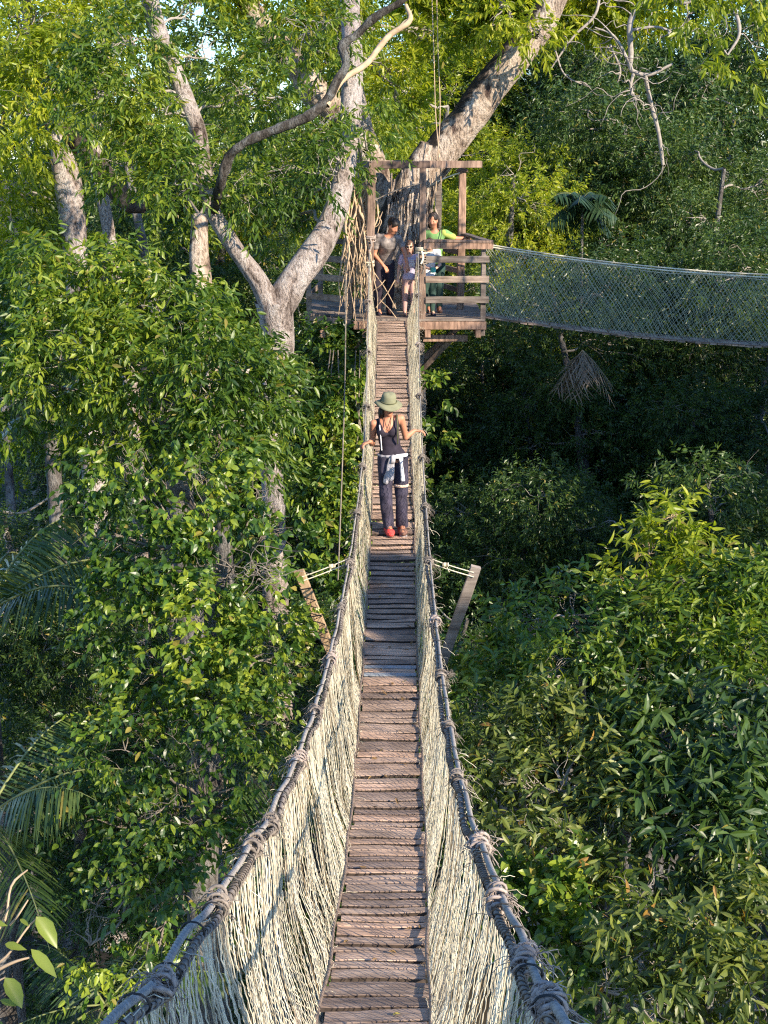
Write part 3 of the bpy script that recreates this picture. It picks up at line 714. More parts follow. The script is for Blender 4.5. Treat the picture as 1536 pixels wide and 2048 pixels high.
for (a, b) in (((748, 545), (792, 618)), ((790, 560), (752, 615)), ((745, 582), (770, 560)), ((760, 600), (795, 640))):
    m = MB(); m.tube([P(a[0], a[1], 26.5), P((a[0]+b[0])/2+3, (a[1]+b[1])/2, 26.45), P(b[0], b[1], 26.5)], .009, 5, 8); m.build('hanging_root', M_root, t, True)
# thin lianas from the canopy to the platform
for i, (pts, lb) in enumerate((([(862, -60), (868, 120), (872, 240), (880, 330), (884, 400)], 'pale thin liana hanging in front of the leaning trunk, left of its twin'),
                       ([(872, -60), (876, 100), (880, 230), (874, 330), (870, 420)], 'pale thin liana hanging close beside another and ending lower'))):
    m = MB(); m.tube([P(a, b, 26.9+.2*i) for a, b in pts], .009, 5, 40); tag(m.build('liana', M_root, None, True), lb, 'liana', 'lianas over the platform')
m = MB(); m.tube([P(692, 560, 25.2), P(690, 760, 24.6), P(684, 950, 24), P(676, 1160, 23)], .012, 5, 40); tag(m.build('liana', M_twig, None, True), 'long thin green liana hanging down left of the walking woman', 'liana')

M_bark_lich = bark_mat('lichened_bark', (.24, .24, .23), (.12, .105, .09), (.04, .032, .028), 6.0, .48)
# ------------------------------------------------------------------ forked pale tree left of the bridge
t = tree('forked_tree', 'pale tree with a wide fork just left of the platform and leafy crown', loc=(0, 0, 0))
m = MB(); base = to_ground(P(545, 1000, 20.5))
g1 = [(560, 690, 20.6, 52), (548, 780, 20.6, 48), (540, 880, 20.7, 46), (545, 980, 20.8, 46)]
pts = [P(a, b, c) for a, b, c, _ in g1]
limb(m, [P(548, 600, 20.4)]+[P(553, 640, 20.5)]+pts+[pts[-1]+np.array([0, 0, -3.5]), base], [.27, .23, .19, .175, .17, .17, .22, .32], 60, 14, .12, 13)
m.build('trunk', M_bark_white, t, True)
m = MB(); qa = img_limb(m, [(550, 625, 20.45, 66), (590, 560, 20.4, 62), (632, 500, 20.5, 58), (668, 430, 20.8, 48), (690, 340, 21.2, 40), (700, 240, 21.6, 44), (706, 120, 22, 42), (700, 0, 22.4, 40), (705, -150, 23, 30)], 14, .09, 60, 14)
m.build('right_limb', M_bark_white, t, True)
m = MB(); qb = img_limb(m, [(548, 625, 20.4, 50), (515, 560, 20.2, 38), (465, 490, 20, 34), (425, 420, 19.8, 32), (408, 340, 19.6, 32), (398, 270, 19.5, 33), (372, 200, 19.4, 34), (340, 120, 19.3, 33), (312, 50, 19.2, 36), (292, -30, 19, 32), (270, -160, 19, 22)], 12, .10, 60, 15)
m.build('left_limb', M_bark_white, t, True)
m = MB(); qc = img_limb(m, [(428, 420, 19.6, 20), (446, 350, 18.6, 21), (458, 312, 18.5, 21), (484, 290, 18.4, 19), (560, 256, 18.3, 19), (620, 230, 18.2, 21), (655, 200, 18.2, 20), (672, 165, 18.2, 19), (692, 130, 18.2, 17), (684, 92, 18.2, 16), (712, 70, 18.2, 17), (745, 38, 18.1, 17), (800, 5, 18, 15), (870, -60, 18, 12)], 9, .30, 90, 16)
m.build('curved_branch', M_bark_lich, t, True)
m = MB(); img_limb(m, [(652, 210, 18.2, 16), (685, 160, 18.3, 13), (730, 130, 18.4, 12), (780, 70, 18.5, 12), (820, 40, 18.5, 11), (812, 10, 18.6, 8)], 7, .1, 40, 17)
m.build('curved_branch', M_root, t, True)
lob = [LB(610, 60, 20.5, 78), LB(660, 330, 19.6, 58), LB(560, 340, 21.2, 70), LB(500, 380, 19.4, 55), LB(590, 400, 21.8, 60), LB(500, 190, 19.8, 80), LB(420, 120, 20.5, 70), LB(740, 250, 21, 50), LB(640, 260, 20, 45),
       LB(330, 230, 19.2, 90), LB(260, 330, 19.2, 85), LB(350, 370, 18.8, 60), LB(180, 200, 18.8, 95), LB(250, 90, 19, 80), LB(560, 470, 22, 34), LB(690, 90, 21, 48), LB(390, 30, 20, 40), LB(722, 322, 25.6, 36)]
ml = MB(); mt = MB(); crown(ml, None, lob, 56, 12, .36, .125, .034, .75, 'full', seed=21, gaps=.24, bumpy=.38)
twiggery(mt, lob, np.concatenate([qa, qb, qc]), .022, 8)
ml.build('crown', M_leaf_tree, t); mt.build('branch', M_twig_pale, t, True)

# ------------------------------------------------------------------ tall pale trunk at far left and its bright crown
t = tree('pale_trunk_tree', 'tree with pink and white trunk and sunlit yellow crown at the left edge')
m = MB(); b = P(185, 900, 25)
q = limb(m, [to_ground(b), b, P(178, 760, 25), P(162, 640, 24.8), P(150, 500, 24.6), P(142, 420, 24.5), P(132, 340, 24.5), P(120, 290, 24.5), P(95, 200, 24.5), P(60, 60, 24.5), P(40, -80, 24)], [.34, .2, .2, .19, .2, .215, .23, .15, .13, .11, .06], 80, 14, .1, 23)
m.build('trunk', M_bark_white, t, True)
m = MB(); q2 = img_limb(m, [(292, 415, 24.2, 22), (262, 405, 24.2, 40), (225, 372, 24.3, 44), (185, 318, 24.4, 36), (140, 275, 24.5, 34), (95, 245, 24.5, 26), (70, 200, 24.5, 16)], 11, .16, 40, 24)
m.build('mossy_limb', M_bark_dark, t, True)
lob = [LB(60, 60, 24, 120), LB(40, 230, 23.6, 95), LB(150, 40, 24.4, 90), LB(20, 400, 24.5, 90), LB(90, 160, 23.6, 80), LB(60, 500, 25.5, 70), LB(240, 10, 25, 60), LB(120, 480, 25.6, 46)]
ml = MB(); mt = MB(); crown(ml, None, lob, 34, 12, .42, .15, .045, .7, 'full', seed=31, gaps=.18, bumpy=.35)
twiggery(mt, lob, q[40:], .03, 8)
ml.build('crown', M_leaf_yel, t); mt.build('branch', M_twig_pale, t, True)

# slim trunks seen between the leaves, upper left
for (pts, lb, mt_, cl) in (
    ([(205, 60, 27, 26), (205, 130, 27, 30), (200, 210, 27, 24), (190, 300, 27, 28), (210, 420, 27.2, 26), (240, 600, 27.4, 28)], 'slim pale trunk right of the far left trunk, top lost in leaves', M_bark_white, [LB(205, -10, 27.5, 70), LB(290, 60, 28, 60)]),
    ([(240, 250, 26, 14), (255, 330, 26, 15), (268, 400, 26, 18), (300, 560, 26, 22)], 'thin grey stem beside the mossy limb at the left', M_bark_grey, [LB(215, 260, 26.5, 46)]),
    ([(400, 430, 27, 36), (398, 520, 27, 42), (408, 620, 27, 48), (420, 760, 27, 50)], 'thick pink trunk glimpsed behind the leaves below the left crown', M_bark_big, [LB(430, 330, 28, 80), LB(350, 420, 28.5, 70)]),
    ([(5, 740, 26, 14), (12, 850, 26, 16), (20, 980, 26, 18)], 'narrow grey stem at the left edge beside the shaded vines', M_bark_grey, [LB(10, 640, 27, 90)])):
    t = tree('forest_tree', lb, 'tree', 'trees of the left bank'); m = MB(); q = [P(a, b, c) for a, b, c, _ in pts]; q.append(to_ground(q[-1]))
    limb(m, q, [w_/2/FOC*c for a, b, c, w_ in pts]+[pts[-1][3]/FOC*pts[-1][2]*.8], 40, 10, .1, 33); m.build('trunk', mt_, t, True)
    ml = MB(); mt = MB(); crown(ml, None, cl, 30, 12, .4, .15, .05, .6, 'mid', seed=35); twiggery(mt, cl, [P(*pts[0][:3]), P(*pts[1][:3])], .02); ml.build('crown', M_leaf_tree, t); mt.build('branch', M_twig, t, True)

# ------------------------------------------------------------------ dense dark-green tree, left middle
t = tree('leafy_tree', 'dense green tree with drooping glossy leaves filling the left middle of the view')
lob = [LB(90, 600, 15.8, 105), LB(230, 580, 16, 85), LB(330, 640, 15.6, 90), LB(390, 630, 16.2, 60), LB(120, 720, 15.2, 100), LB(260, 730, 15.2, 95), LB(400, 740, 15, 100), LB(480, 725, 15.6, 62), LB(580, 700, 16.4, 22),
       LB(535, 800, 15.6, 48), LB(590, 790, 15.8, 22), LB(440, 860, 15, 75), LB(320, 840, 15.2, 80), LB(30, 800, 15.6, 70), LB(480, 870, 16, 45), LB(440, 690, 16, 50), LB(200, 860, 15.8, 60), LB(548, 745, 18.5, 40), LB(560, 840, 18.5, 34), LB(520, 930, 17, 42), LB(150, 900, 16.4, 60)]
m = MB(); q = limb(m, [to_ground(P(395, 1500, 15.6)), P(400, 1500, 15.6), P(380, 1250, 15.8), P(370, 1050, 16), P(350, 900, 16.1), P(320, 740, 16.2), P(290, 620, 16.4)], [.26, .16, .15, .14, .12, .09, .05], 60, 12, .14, 43)
m.build('trunk', M_bark_grey, t, True)
ml = MB(); mt = MB(); crown(ml, None, lob, 74, 12, .32, .115, .036, .75, 'full', seed=41, gaps=.12)
twiggery(mt, lob, q[25:], .02, 6); ml.build('crown', M_leaf_tree, t); mt.build('branch', M_twig_pale, t, True)

# ------------------------------------------------------------------ vine-smothered trunks below it
t = tree('vine_covered_tree', 'broken trunk smothered in broad-leaved vines left of the near bridge')
lob = [LB(250, 960, 14.2, 80), LB(380, 990, 13.8, 85), LB(510, 1000, 13.8, 75), LB(575, 1060, 14, 38), LB(200, 1080, 14.2, 70), LB(330, 1110, 13.6, 90), LB(470, 1130, 13.4, 80), LB(535, 1210, 13.5, 45), LB(260, 1220, 13.6, 80), LB(400, 1250, 13.2, 90), LB(500, 1310, 13.1, 70), LB(300, 1340, 13.3, 75), LB(420, 1390, 13, 75), LB(590, 1330, 14.6, 28)]
m = MB(); q = limb(m, [to_ground(P(410, 1750, 13.5)), P(405, 1760, 13.4), P(412, 1600, 13.4), P(425, 1450, 13.5), P(440, 1300, 13.7), P(450, 1150, 14)], [.26, .13, .13, .12, .14, .08], 60, 12, .2, 44)
m.build('trunk', M_bark_grey, t, True)
ml = MB(); mt = MB(); crown(ml, None, lob, 84, 10, .30, .076, .050, .75, 'heart', seed=51, gaps=.27, bumpy=.5)
twiggery(mt, lob, q[20:], .012, 8); ml.build('vine_leaves', M_leaf_vine, t); mt.build('vine_stem', M_twig, t, True)
t = tree('vine_clump', 'hanging clump of bright yellow-green vine around the grey trunk at lower left', 'vine', loc=P(400, 1600, 12.6))
lob = [LB(250, 1500, 12.8, 85), LB(380, 1500, 12.6, 80), LB(500, 1450, 12.8, 70), LB(200, 1640, 12.8, 60), LB(290, 1640, 12.4, 75), LB(370, 1660, 12.4, 50), LB(230, 1780, 12.2, 75), LB(340, 1790, 12, 70), LB(180, 1890, 12, 70), LB(520, 1560, 12.8, 50), LB(490, 1660, 12.6, 45), LB(290, 1930, 11.8, 55)]
ml = MB(); mt = MB(); crown(ml, None, lob, 72, 10, .32, .085, .042, .85, 'full', seed=61, gaps=.28, bumpy=.5)
twiggery(mt, lob, [P(415, 1600, 13), P(410, 1700, 13), P(425, 1450, 13.3)], .010, 8); ml.build('vine_leaves', M_leaf_vine, t); mt.build('vine_stem', M_twig, t, True)
t = tree('fallen_branch_tangle', 'tangle of dry brown twigs caught in the vines left of the outrigger board', 'branch', loc=P(520, 1140, 12.9))
m = MB()
for k in range(46):
    a = P(rng.normal(530, 22), rng.normal(1150, 16), rng.uniform(12.7, 13)); limb(m, kinks(a, a+rng.normal(0, .13, 3)*np.array([1.4, .5, .8]), 4, .2), [.005, .004, .003, .002], 7, 3)
m.build('twig', M_twig, t, True)

# shaded vine column on the trunk under the platform
t = tree('ivy_column', 'shaded column of small-leaved creeper on the trunk below the platform', 'vine', loc=P(670, 900, 25))
lob = [LB(650, 720, 26.6, 62), LB(690, 800, 26.4, 55), LB(640, 850, 26.3, 60), LB(690, 930, 26, 52), LB(640, 990, 25.8, 60), LB(680, 1080, 25.5, 60), LB(640, 1180, 25.2, 60), LB(700, 1010, 26, 40), LB(870, 780, 27, 28), LB(865, 870, 27, 26), LB(860, 960, 27, 26), LB(700, 690, 26.6, 34), LB(690, 1200, 25, 60)]
ml = MB(); crown(ml, None, lob, 50, 10, .34, .13, .07, .8, 'mid', seed=71, gaps=.12); ml.build('vine_leaves', M_leaf_vine, t)
m = MB(); 
for k in range(5):
    x0 = rng.uniform(640, 730); m.tube([P(x0+rng.normal(0, 6), yy, 26.2) for yy in np.linspace(700, 1250, 8)], .012, 4, 30)
m.build('vine_stem', M_twig, t, True)

# ------------------------------------------------------------------ lower right thicket
def bush(name, label, lob, mat, seed, dens, L, W, kind='full', droop=.6, n=11, tw=.34, gaps=.14, bumpy=.35, roots=None, cat='bush', tmat=None, up=.45, group=None):
    c = np.mean([l[0] for l in lob], 0); t = tree(name, label, cat, group, loc=(c[0], c[1], float(ground_z(c[0], c[1]))))
    ml = MB(); mt = MB(); crown(ml, None, lob, dens, n, tw, L, W, droop, kind, up=up, seed=seed, gaps=gaps, bumpy=bumpy)
    if roots is None:
        ms = MB(); g = to_ground(c); rt = []
        for k in range(4): rt.append(limb(ms, kinks(g+rng.normal(0, .3, 3)*[1, 1, 0], lob[int(rng.integers(len(lob)))][0], 7, .06), [.12, .10, .08, .07, .05, .04, .03], 30, 7, .12, 71+k))
        ms.build('trunk', M_bark_grey, t, True); roots = np.concatenate(rt)[10:]
    twiggery(mt, lob, roots, .014, 9); ml.build('crown', mat, t); mt.build('branch', tmat or M_twig_pale, t, True)
    return t
bush('bushy_tree', 'sunlit rounded bushy crown right of the right outrigger board', [LB(960, 1330, 14.4, 55), LB(1060, 1270, 14.6, 70), LB(1150, 1230, 14.8, 70), LB(1020, 1400, 13.8, 75), LB(1130, 1350, 13.8, 85), LB(940, 1440, 13.4, 45), LB(1230, 1270, 14.6, 70)], M_leaf_vine, 81, 66, .11, .036, cat='tree')
bush('sapling', 'yellow-topped sapling standing above the right-hand thicket', [LB(1342, 1035, 15.6, 36), LB(1345, 1075, 15.6, 42), LB(1300, 1110, 15.4, 46), LB(1390, 1120, 15.4, 46), LB(1290, 1170, 15.2, 40), LB(1350, 1180, 15.2, 55), LB(1230, 1180, 15.2, 34)], M_leaf_yel, 82, 50, .15, .04, gaps=.26, cat='tree', tmat=M_root)
bush('bushy_tree', 'half-lit tree at the right edge behind the sapling foot', [LB(1340, 1270, 14.4, 80), LB(1440, 1230, 14.6, 85), LB(1530, 1220, 14.6, 80), LB(1400, 1340, 13.8, 80), LB(1500, 1340, 13.8, 80), LB(1270, 1350, 13.8, 70)], M_leaf_tree, 83, 60, .13, .04, cat='tree')
bush('thicket', 'olive thicket with bare twigs spreading beside the right rope', [LB(980, 1530, 12.8, 60), LB(1080, 1480, 12.8, 80), LB(1180, 1470, 12.8, 80), LB(1040, 1600, 12, 75), LB(1130, 1580, 12, 80), LB(1010, 1680, 11.4, 60), LB(1110, 1690, 11.4, 75), LB(1230, 1570, 12.2, 80), LB(1210, 1680, 11.6, 75)], M_leaf_bush, 84, 80, .11, .034, gaps=.2)
bush('broadleaf_bush', 'bush with long hanging dark green leaves at the right edge', [LB(1330, 1470, 12.4, 85), LB(1430, 1460, 12.4, 85), LB(1520, 1490, 12.4, 85), LB(1320, 1590, 11.8, 80), LB(1430, 1600, 11.6, 90), LB(1520, 1620, 11.6, 85), LB(1380, 1720, 11, 85), LB(1490, 1740, 11, 90)], M_leaf_dark, 85, 58, .17, .048, droop=1.0, tw=.42, n=10)
bush('broadleaf_bush', 'green bush with pointed leaves filling the bottom right corner', [LB(1280, 1790, 10.6, 80), LB(1400, 1850, 10.2, 90), LB(1510, 1880, 10.2, 90), LB(1300, 1910, 9.9, 85), LB(1420, 1980, 9.6, 95), LB(1530, 2020, 9.6, 90), LB(1210, 1980, 9.8, 85), LB(1310, 2050, 9.4, 90)], M_leaf_bush, 86, 78, .115, .034, droop=.9)
bush('creeper_bush', 'bright green creeper below the thicket, close to the right rope', [LB(1040, 1790, 11.2, 60), LB(1130, 1810, 11, 75), LB(1200, 1850, 10.8, 60), LB(1110, 1920, 10.6, 75), LB(1180, 1900, 10.6, 65), LB(1150, 2030, 10.2, 80), LB(1060, 1900, 11, 50)], M_leaf_vine, 87, 60, .10, .055, gaps=.12)

m = MB(); hh_, xx_ = _leafbits; N_ = len(hh_); bs = np.stack([deck_c(hh_)+xx_, hh_, deck_z(hh_)+.022], 1)
leaf_geo(m, bs, nrm(np.stack([rng.normal(0, 1, N_), rng.normal(0, 1, N_), rng.normal(0, .1, N_)], 1)), np.array([[0, 0, 1.]])+rng.normal(0, .15, (N_, 3)), rng.uniform(.03, .07, N_), rng.uniform(.015, .03, N_), 'full', -.25, .3)
tag(m.build('fallen_leaves', leaf_mat('dead_leaf', [(.10, .06, .03), (.22, .13, .05), (.35, .24, .08)], trans=.1, rough=.8), None), 'scattered dead leaves lying on the bridge boards', kind='stuff')
# ------------------------------------------------------------------ palms
def palm(name, label, base, fr, mat=M_palm, trunk=True, nl=34, ll=.55, w=.03, droop=.9, arch=.9, group=None, tr=.11):
    base = np.asarray(base, float); t = tree(name, label, 'palm', group, loc=base)
    if trunk: m = MB(); g = to_ground(base); limb(m, [g, (g+base)/2+[.1, 0, 0], base], [tr*1.4, tr, tr], 30, 9, .1, 91); m.build('trunk', M_bark_grey, t, True)
    for (d, L_) in fr:
        ml = MB(); ms = MB(); frond(ml, ms, base, d, L_, nl, ll, droop, w, arch=arch)
        n0 = ml.n; f = ml.build('frond', mat, t); ms.build('frond_stalk', M_root if mat is M_dead else M_leafstalk, f, True)
    return t
M_leafstalk = plain('frond_stalk', (.17, .19, .07), .6, .3, 10)
def fan(n, el0, el1, L0, L1, a0=0, a1=6.28):
    o = []
    for k in range(n):
        a = a0+(a1-a0)*(k+rng.uniform(-.2, .2))/n; e = R(rng.uniform(el0, el1)); o.append(((math.cos(a)*math.cos(e), math.sin(a)*math.cos(e), math.sin(e)), rng.uniform(L0, L1)))
    return o
palm('palm', 'palm with long arching fronds in the shade at the left edge', P(-40, 1240, 15), fan(11, 15, 60, 1.9, 2.5), nl=42, ll=.62, w=.026)
palm('palm', 'sunlit palm fanning out behind the near vines at lower left', P(-30, 1640, 13), fan(13, 10, 55, 1.5, 2.1), nl=46, ll=.55, w=.022)
palm('palm', 'dark palm low down under the vine clump at lower left', P(210, 2010, 12.8), fan(9, 5, 50, 1.2, 1.6), nl=40, ll=.4, w=.02)
palm('palm', 'palm fronds showing gold between vines and left net', P(530, 1560, 14.6), fan(10, 10, 60, 1.1, 1.6), nl=36, ll=.42, w=.02)
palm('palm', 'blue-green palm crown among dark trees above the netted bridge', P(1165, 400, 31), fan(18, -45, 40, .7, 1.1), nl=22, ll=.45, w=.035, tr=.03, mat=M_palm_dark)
palm('palm', 'small shaded palm low in the forest right of the woman', P(1085, 1060, 30), fan(8, 20, 60, 1.1, 1.6), nl=26, ll=.5, w=.035)
palm('palm', 'shaded feathery palm behind the leafy tree at the left', P(100, 850, 20), fan(10, 10, 60, 1.2, 1.8), nl=30, ll=.5, w=.03)
palm('palm', 'dark green palm in the gap under the forked tree', P(440, 930, 19), fan(8, 10, 60, 1.0, 1.4), nl=30, ll=.45, w=.03)
palm('dead_palm', 'bunch of withered grey palm fronds hanging below the netted bridge', P(1165, 700, 27.6), [((math.cos(a)*rng.uniform(.2, 1.1), math.sin(a)*.4, -.8), rng.uniform(.35, 1.15)) for a in np.linspace(0, 6.0, 13)], M_dead, nl=9, ll=.5, w=.030, droop=.5, arch=.4, trunk=False)

# ------------------------------------------------------------------ forest behind: five grown trees, copied with their parts
def make_forest_tree(mat, seed, Hh, nl_, rad, L=.15, W=.055, n=12, dens=17, kind='kite', gaps=.10):
    t = thing('forest_tree', '', 'tree'); m = MB(); top = Hh*.95
    tk = limb(m, [(0, 0, -1), (rng.normal(0, .2), 0, Hh*.3), (rng.normal(0, .35), rng.normal(0, .3), Hh*.62), (rng.normal(0, .5), rng.normal(0, .4), top)], [.30, .20, .15, .05], 30, 9, .12, seed)
    m.build('trunk', M_bark_grey, t, True); lob = []
    for k in range(nl_):
        a = k*2.4+rng.uniform(-.4, .4); zz = Hh*(.30+.68*(k+.5)/nl_); rr = rad*(1.0-.55*abs((k+.5)/nl_-.45)); ro = rr*rng.uniform(.45, .85)
        lob.append((np.array([math.cos(a)*ro, math.sin(a)*ro, zz]), np.array([1, 1, .72])*rad*rng.uniform(.36, .56)))
    ml = MB(); mt = MB(); crown(ml, None, lob, dens, n, .42, L, W, .5, kind, seed=seed, face=False, gaps=gaps, bumpy=.42, shell=.35)
    twiggery(mt, lob, tk[8:], .035, 4); ml.build('crown', mat, t); mt.build('branch', M_twig_pale, t, True)
    return t
def copy_tree(src, loc, rz, sc_, label, mat=None):
    c = src.copy(); sc.collection.objects.link(c); c.location = [float(x) for x in loc]; c.rotation_euler = (0, 0, rz); c.scale = (sc_, sc_, sc_); c['label'] = label
    for ch in src.children:
        d = ch.copy(); sc.collection.objects.link(d); d.parent = c
        if mat and ch.name.startswith('crown'):
            d.material_slots[0].link = 'OBJECT'; d.material_slots[0].material = mat
    return c
kinds = [make_forest_tree(M_leaf_far, 101, 16, 16, 3.0), make_forest_tree(M_leaf_far, 102, 15, 15, 2.8, .13, .042, 13, 19), make_forest_tree(M_leaf_far, 103, 17, 17, 3.2, .20, .075, 10, 13), make_forest_tree(M_leaf_far, 104, 14, 14, 2.4, .125, .05, 13, 21, gaps=.2)]
spots = [  # px, top py, depth, kind, rz, crown material, label
 (30, -150, 36, 0, 0, 'Y', 'bright yellow-green tree beyond the far left trunk'),
 (170, 120, 33, 1, 1, 'F', 'tree seen just right of the far left pink trunk'),
 (330, 230, 38, 2, 2, 'F', 'distant tree under the open patch of sky at the left'),
 (450, 180, 40, 3, 3, 'Y', 'far bright tree between the two limbs of the forked tree'),
 (560, 240, 42, 0, 4, 'F', 'green tree behind the fork, left of the vine tangle'),
 (620, 430, 32, 1, 5, 'D', 'dark tree behind the left railing of the platform'),
 (840, 60, 40, 1, 2.2, 'Y', 'brilliant yellow tree glowing between the platform trunk and the leaning limb'),
 (1000, 215, 36, 3, 1.4, 'Y', 'vivid lime tree directly under the leaning limb'),
 (1090, 230, 38, 0, 2.9, 'F', 'mid-green tree right of the lime one beneath the limb'),
 (1010, 480, 34, 1, .7, 'D', 'dark green tree right above the start of the netting'),
 (1190, 270, 40, 2, 3.7, 'F', 'green tree behind the blue-green palm'),
 (1165, 445, 29.6, 3, 5.1, 'D', 'dark tree behind the near end of the netting, below the blue-green palm'),
 (1290, 100, 38, 0, 5.1, 'F', 'tall green tree below the bare twisted branches'),
 (1430, 190, 36, 1, .3, 'F', 'tree high at the right edge'),
 (1500, 60, 42, 2, 1.9, 'F', 'tall tree in the upper right corner'),
 (1150, 40, 50, 2, .4, 'F', 'remote tall tree behind the bare branches, top centre right'),
 (1360, 20, 50, 3, 2.4, 'F', 'remote tree just left of the upper right corner'),
 (960, 60, 52, 0, 3.3, 'F', 'remote hazy tree seen above the leaning limb'),
 (1280, 400, 32, 3, 4.4, 'D', 'dark tree hanging over the middle of the netted bridge'),
 (1400, 380, 31, 0, 1.1, 'D', 'dark-leaved tree over the right end of the netted bridge'),
 (1520, 420, 30, 1, 2.0, 'D', 'dark tree touching the right edge above the netting'),
 (940, 690, 33, 2, 5.5, 'D', 'shaded tree close right of the platform brace'),
 (1050, 670, 31, 3, .9, 'D', 'shaded tree left of the withered fronds'),
 (1250, 680, 33, 1, 3.0, 'D', 'shaded tree right of the withered fronds'),
 (1400, 700, 29, 0, 5.9, 'D', 'very dark tree under the netted bridge near the right edge'),
 (1520, 730, 28, 3, 1.5, 'D', 'dark tree at the right edge halfway down'),
 (950, 900, 26, 1, 2.7, 'D', 'shaded small-leaved tree right of the woman'),
 (1060, 980, 25, 0, .2, 'D', 'shaded tree below and right of the woman, left of the lit crown'),
 (1170, 900, 27, 3, 4.0, 'D', 'deeply shaded tree in the hollow above the thicket'),
 (1480, 950, 22, 2, 3.2, 'D', 'leafy dark tree behind the yellow-topped sapling, right edge'),
 (1260, 960, 24, 1, 1.2, 'D', 'shaded tree right behind the yellow-topped sapling'),
 (880, 1150, 21, 3, 2.1, 'D', 'dark low tree between the right rope and its outrigger board'),
 (60, 880, 22, 1, 4.6, 'D', 'dark tree in the shade at the left edge above the palm'),
 (160, 1000, 20, 3, .6, 'D', 'dark tree behind the vines at lower left'),
 (60, 1350, 18, 0, 3.9, 'D', 'black-green tree below the long palm fronds'),
 (620, 1200, 19, 1, 1.7, 'D', 'dark tree behind the left outrigger board'),
 (560, 650, 30, 2, .1, 'D', 'dark tree right of the forked trunk, under the railing'),
 (480, 420, 34, 0, 1.2, 'F', 'tree filling the gap left of the fork'),
 (250, 500, 30, 3, 2.6, 'F', 'tree behind the slim stems at the left'),
 (700, 150, 56, 1, 5.0, 'F', 'far tree straight behind the top of the platform'),
 (400, 80, 58, 2, 3.5, 'F', 'far tree under the blue sky gap'),
 (820, 130, 60, 3, 2.5, 'F', 'far tree in line with the platform roof beam'),
 (860, -120, 46, 0, 1.5, 'Y', 'tall bright tree between the two big limbs at the top'),
 (970, -140, 50, 1, 3.5, 'F', 'tall tree crossing the upper part of the leaning limb'),
 (1130, -110, 47, 3, 4.5, 'F', 'tall tree right of the leaning limb at the top edge'),
 (1340, -130, 48, 2, 5.5, 'F', 'tall tree behind the hanging yellow leaves'),
 (620, -80, 50, 0, 2.8, 'Y', 'tall bright tree behind the upright limb'),
 (500, 60, 48, 1, 1.8, 'F', 'tall tree between the left limb and the side limb'),
 (1240, -60, 44, 1, 2.5, 'F', 'tall tree whose top is lost behind the bare branches'),
 (1450, -60, 46, 0, .9, 'F', 'tall tree at the top edge far right'),
 (1060, 20, 46, 2, 5.2, 'F', 'dark-topped tree beneath the bend of the leaning limb'),
 (200, 60, 52, 0, 4.2, 'F', 'far tree glimpsed at the upper left'),
]
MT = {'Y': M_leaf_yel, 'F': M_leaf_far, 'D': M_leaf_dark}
HT = [16, 15, 17, 14]
for i, (px, py, d, k, rz, mt_, lb) in enumerate(spots):
    p = P(px, py, d); gz = float(ground_z(p[0], p[1])); s_ = (p[2]-gz)/HT[k]*.93
    o = copy_tree(kinds[k], (p[0], p[1], gz), rz, max(.55, s_), lb, MT[mt_]); o['group'] = 'trees of the forest behind'
# trees outside the frame, to the right and behind the lens: they shade the hollow
for i, (x, y, k, rz, s_) in enumerate([(13, 21, 0, 1, 1.05), (16, 17, 2, 2, 1.1), (18, 24, 1, 3, 1.1), (13.5, 27, 3, .5, 1.05), (11, 16.5, 1, 4, .86), (21, 19, 0, 5, 1.1)]):
    copy_tree(kinds[k], (x, y, float(ground_z(x, y))), rz, s_, 'shade tree standing beyond the right side of the view', M_leaf_dark)['group'] = 'shade trees outside the view'
def toward_sun(p, s_): return np.array(p, float)+SUND*s_
for gx_, gy_, lob, lb in (
    (10.6, 5.4, [(toward_sun((.05, 14.7, -4.9), 15.5), .55), (toward_sun((.0, 13.6, -5.0), 15), .35), (toward_sun((.1, 15.8, -4.7), 16), .42)], 'tree outside the view whose crown shades the middle of the bridge'),
    (8.6, -5.6, [(toward_sun((-.55, 3.5, -2.6), 13), .62), (toward_sun((.35, 3.0, -2.5), 13), .55), (toward_sun((-.7, 2.2, -2.3), 14), .8), (toward_sun((-.5, 3.6, -3.3), 13), .4)], 'tree behind the lens whose crown shades the start of the bridge'),
    (13.2, 3.2, [(toward_sun((3.2, 11, -6.4), 14), 1.2), (toward_sun((4.2, 11.8, -7.4), 14), 1.0), (toward_sun((2.2, 9.8, -6.4), 14), .7)], 'tree outside the view whose crown shades the near thicket'),
    (12.6, 15.2, [(toward_sun((2.2, 25.5, -6.6), 15.5), 1.2), (toward_sun((3.6, 24.5, -7.2), 15.5), 1.3), (toward_sun((5.2, 24, -6.6), 15), 1.3), (toward_sun((7, 23, -6.2), 14), 1.2), (toward_sun((4.2, 28, -6.4), 15), 1.2)], 'tree outside the view whose crown shades the hollow right of the bridge'),
    (13.6, 19.5, [(toward_sun((2.4, 27, -2.2), 13), .6), (toward_sun((3.6, 27, -3.0), 13), .7), (toward_sun((4.9, 27, -2.9), 13), .6), (toward_sun((6.3, 27, -3.3), 13), .8), (toward_sun((8.3, 27, -3), 13), .7)], 'tree outside the view whose crown shades the netted bridge')):
    t = tree('shade_tree', lb); c_ = lob[0][0]
    m = MB(); q = limb(m, [(gx_, gy_, -15), (gx_, gy_, -8), (gx_+.1, gy_, -2), tuple(c_)], [.35, .25, .18, .06], 40, 10); m.build('trunk', M_bark_grey, t, True)
    ml = MB(); mt = MB(); crown(ml, None, lob, 120, 10, .16, .13, .07, .6, 'mid', seed=99, face=False, gaps=-.25, shell=.1, bumpy=.2); ml.build('crown', M_leaf_dark, t); twiggery(mt, lob, q[20:], .02, 4); mt.build('branch', M_twig, t, True)

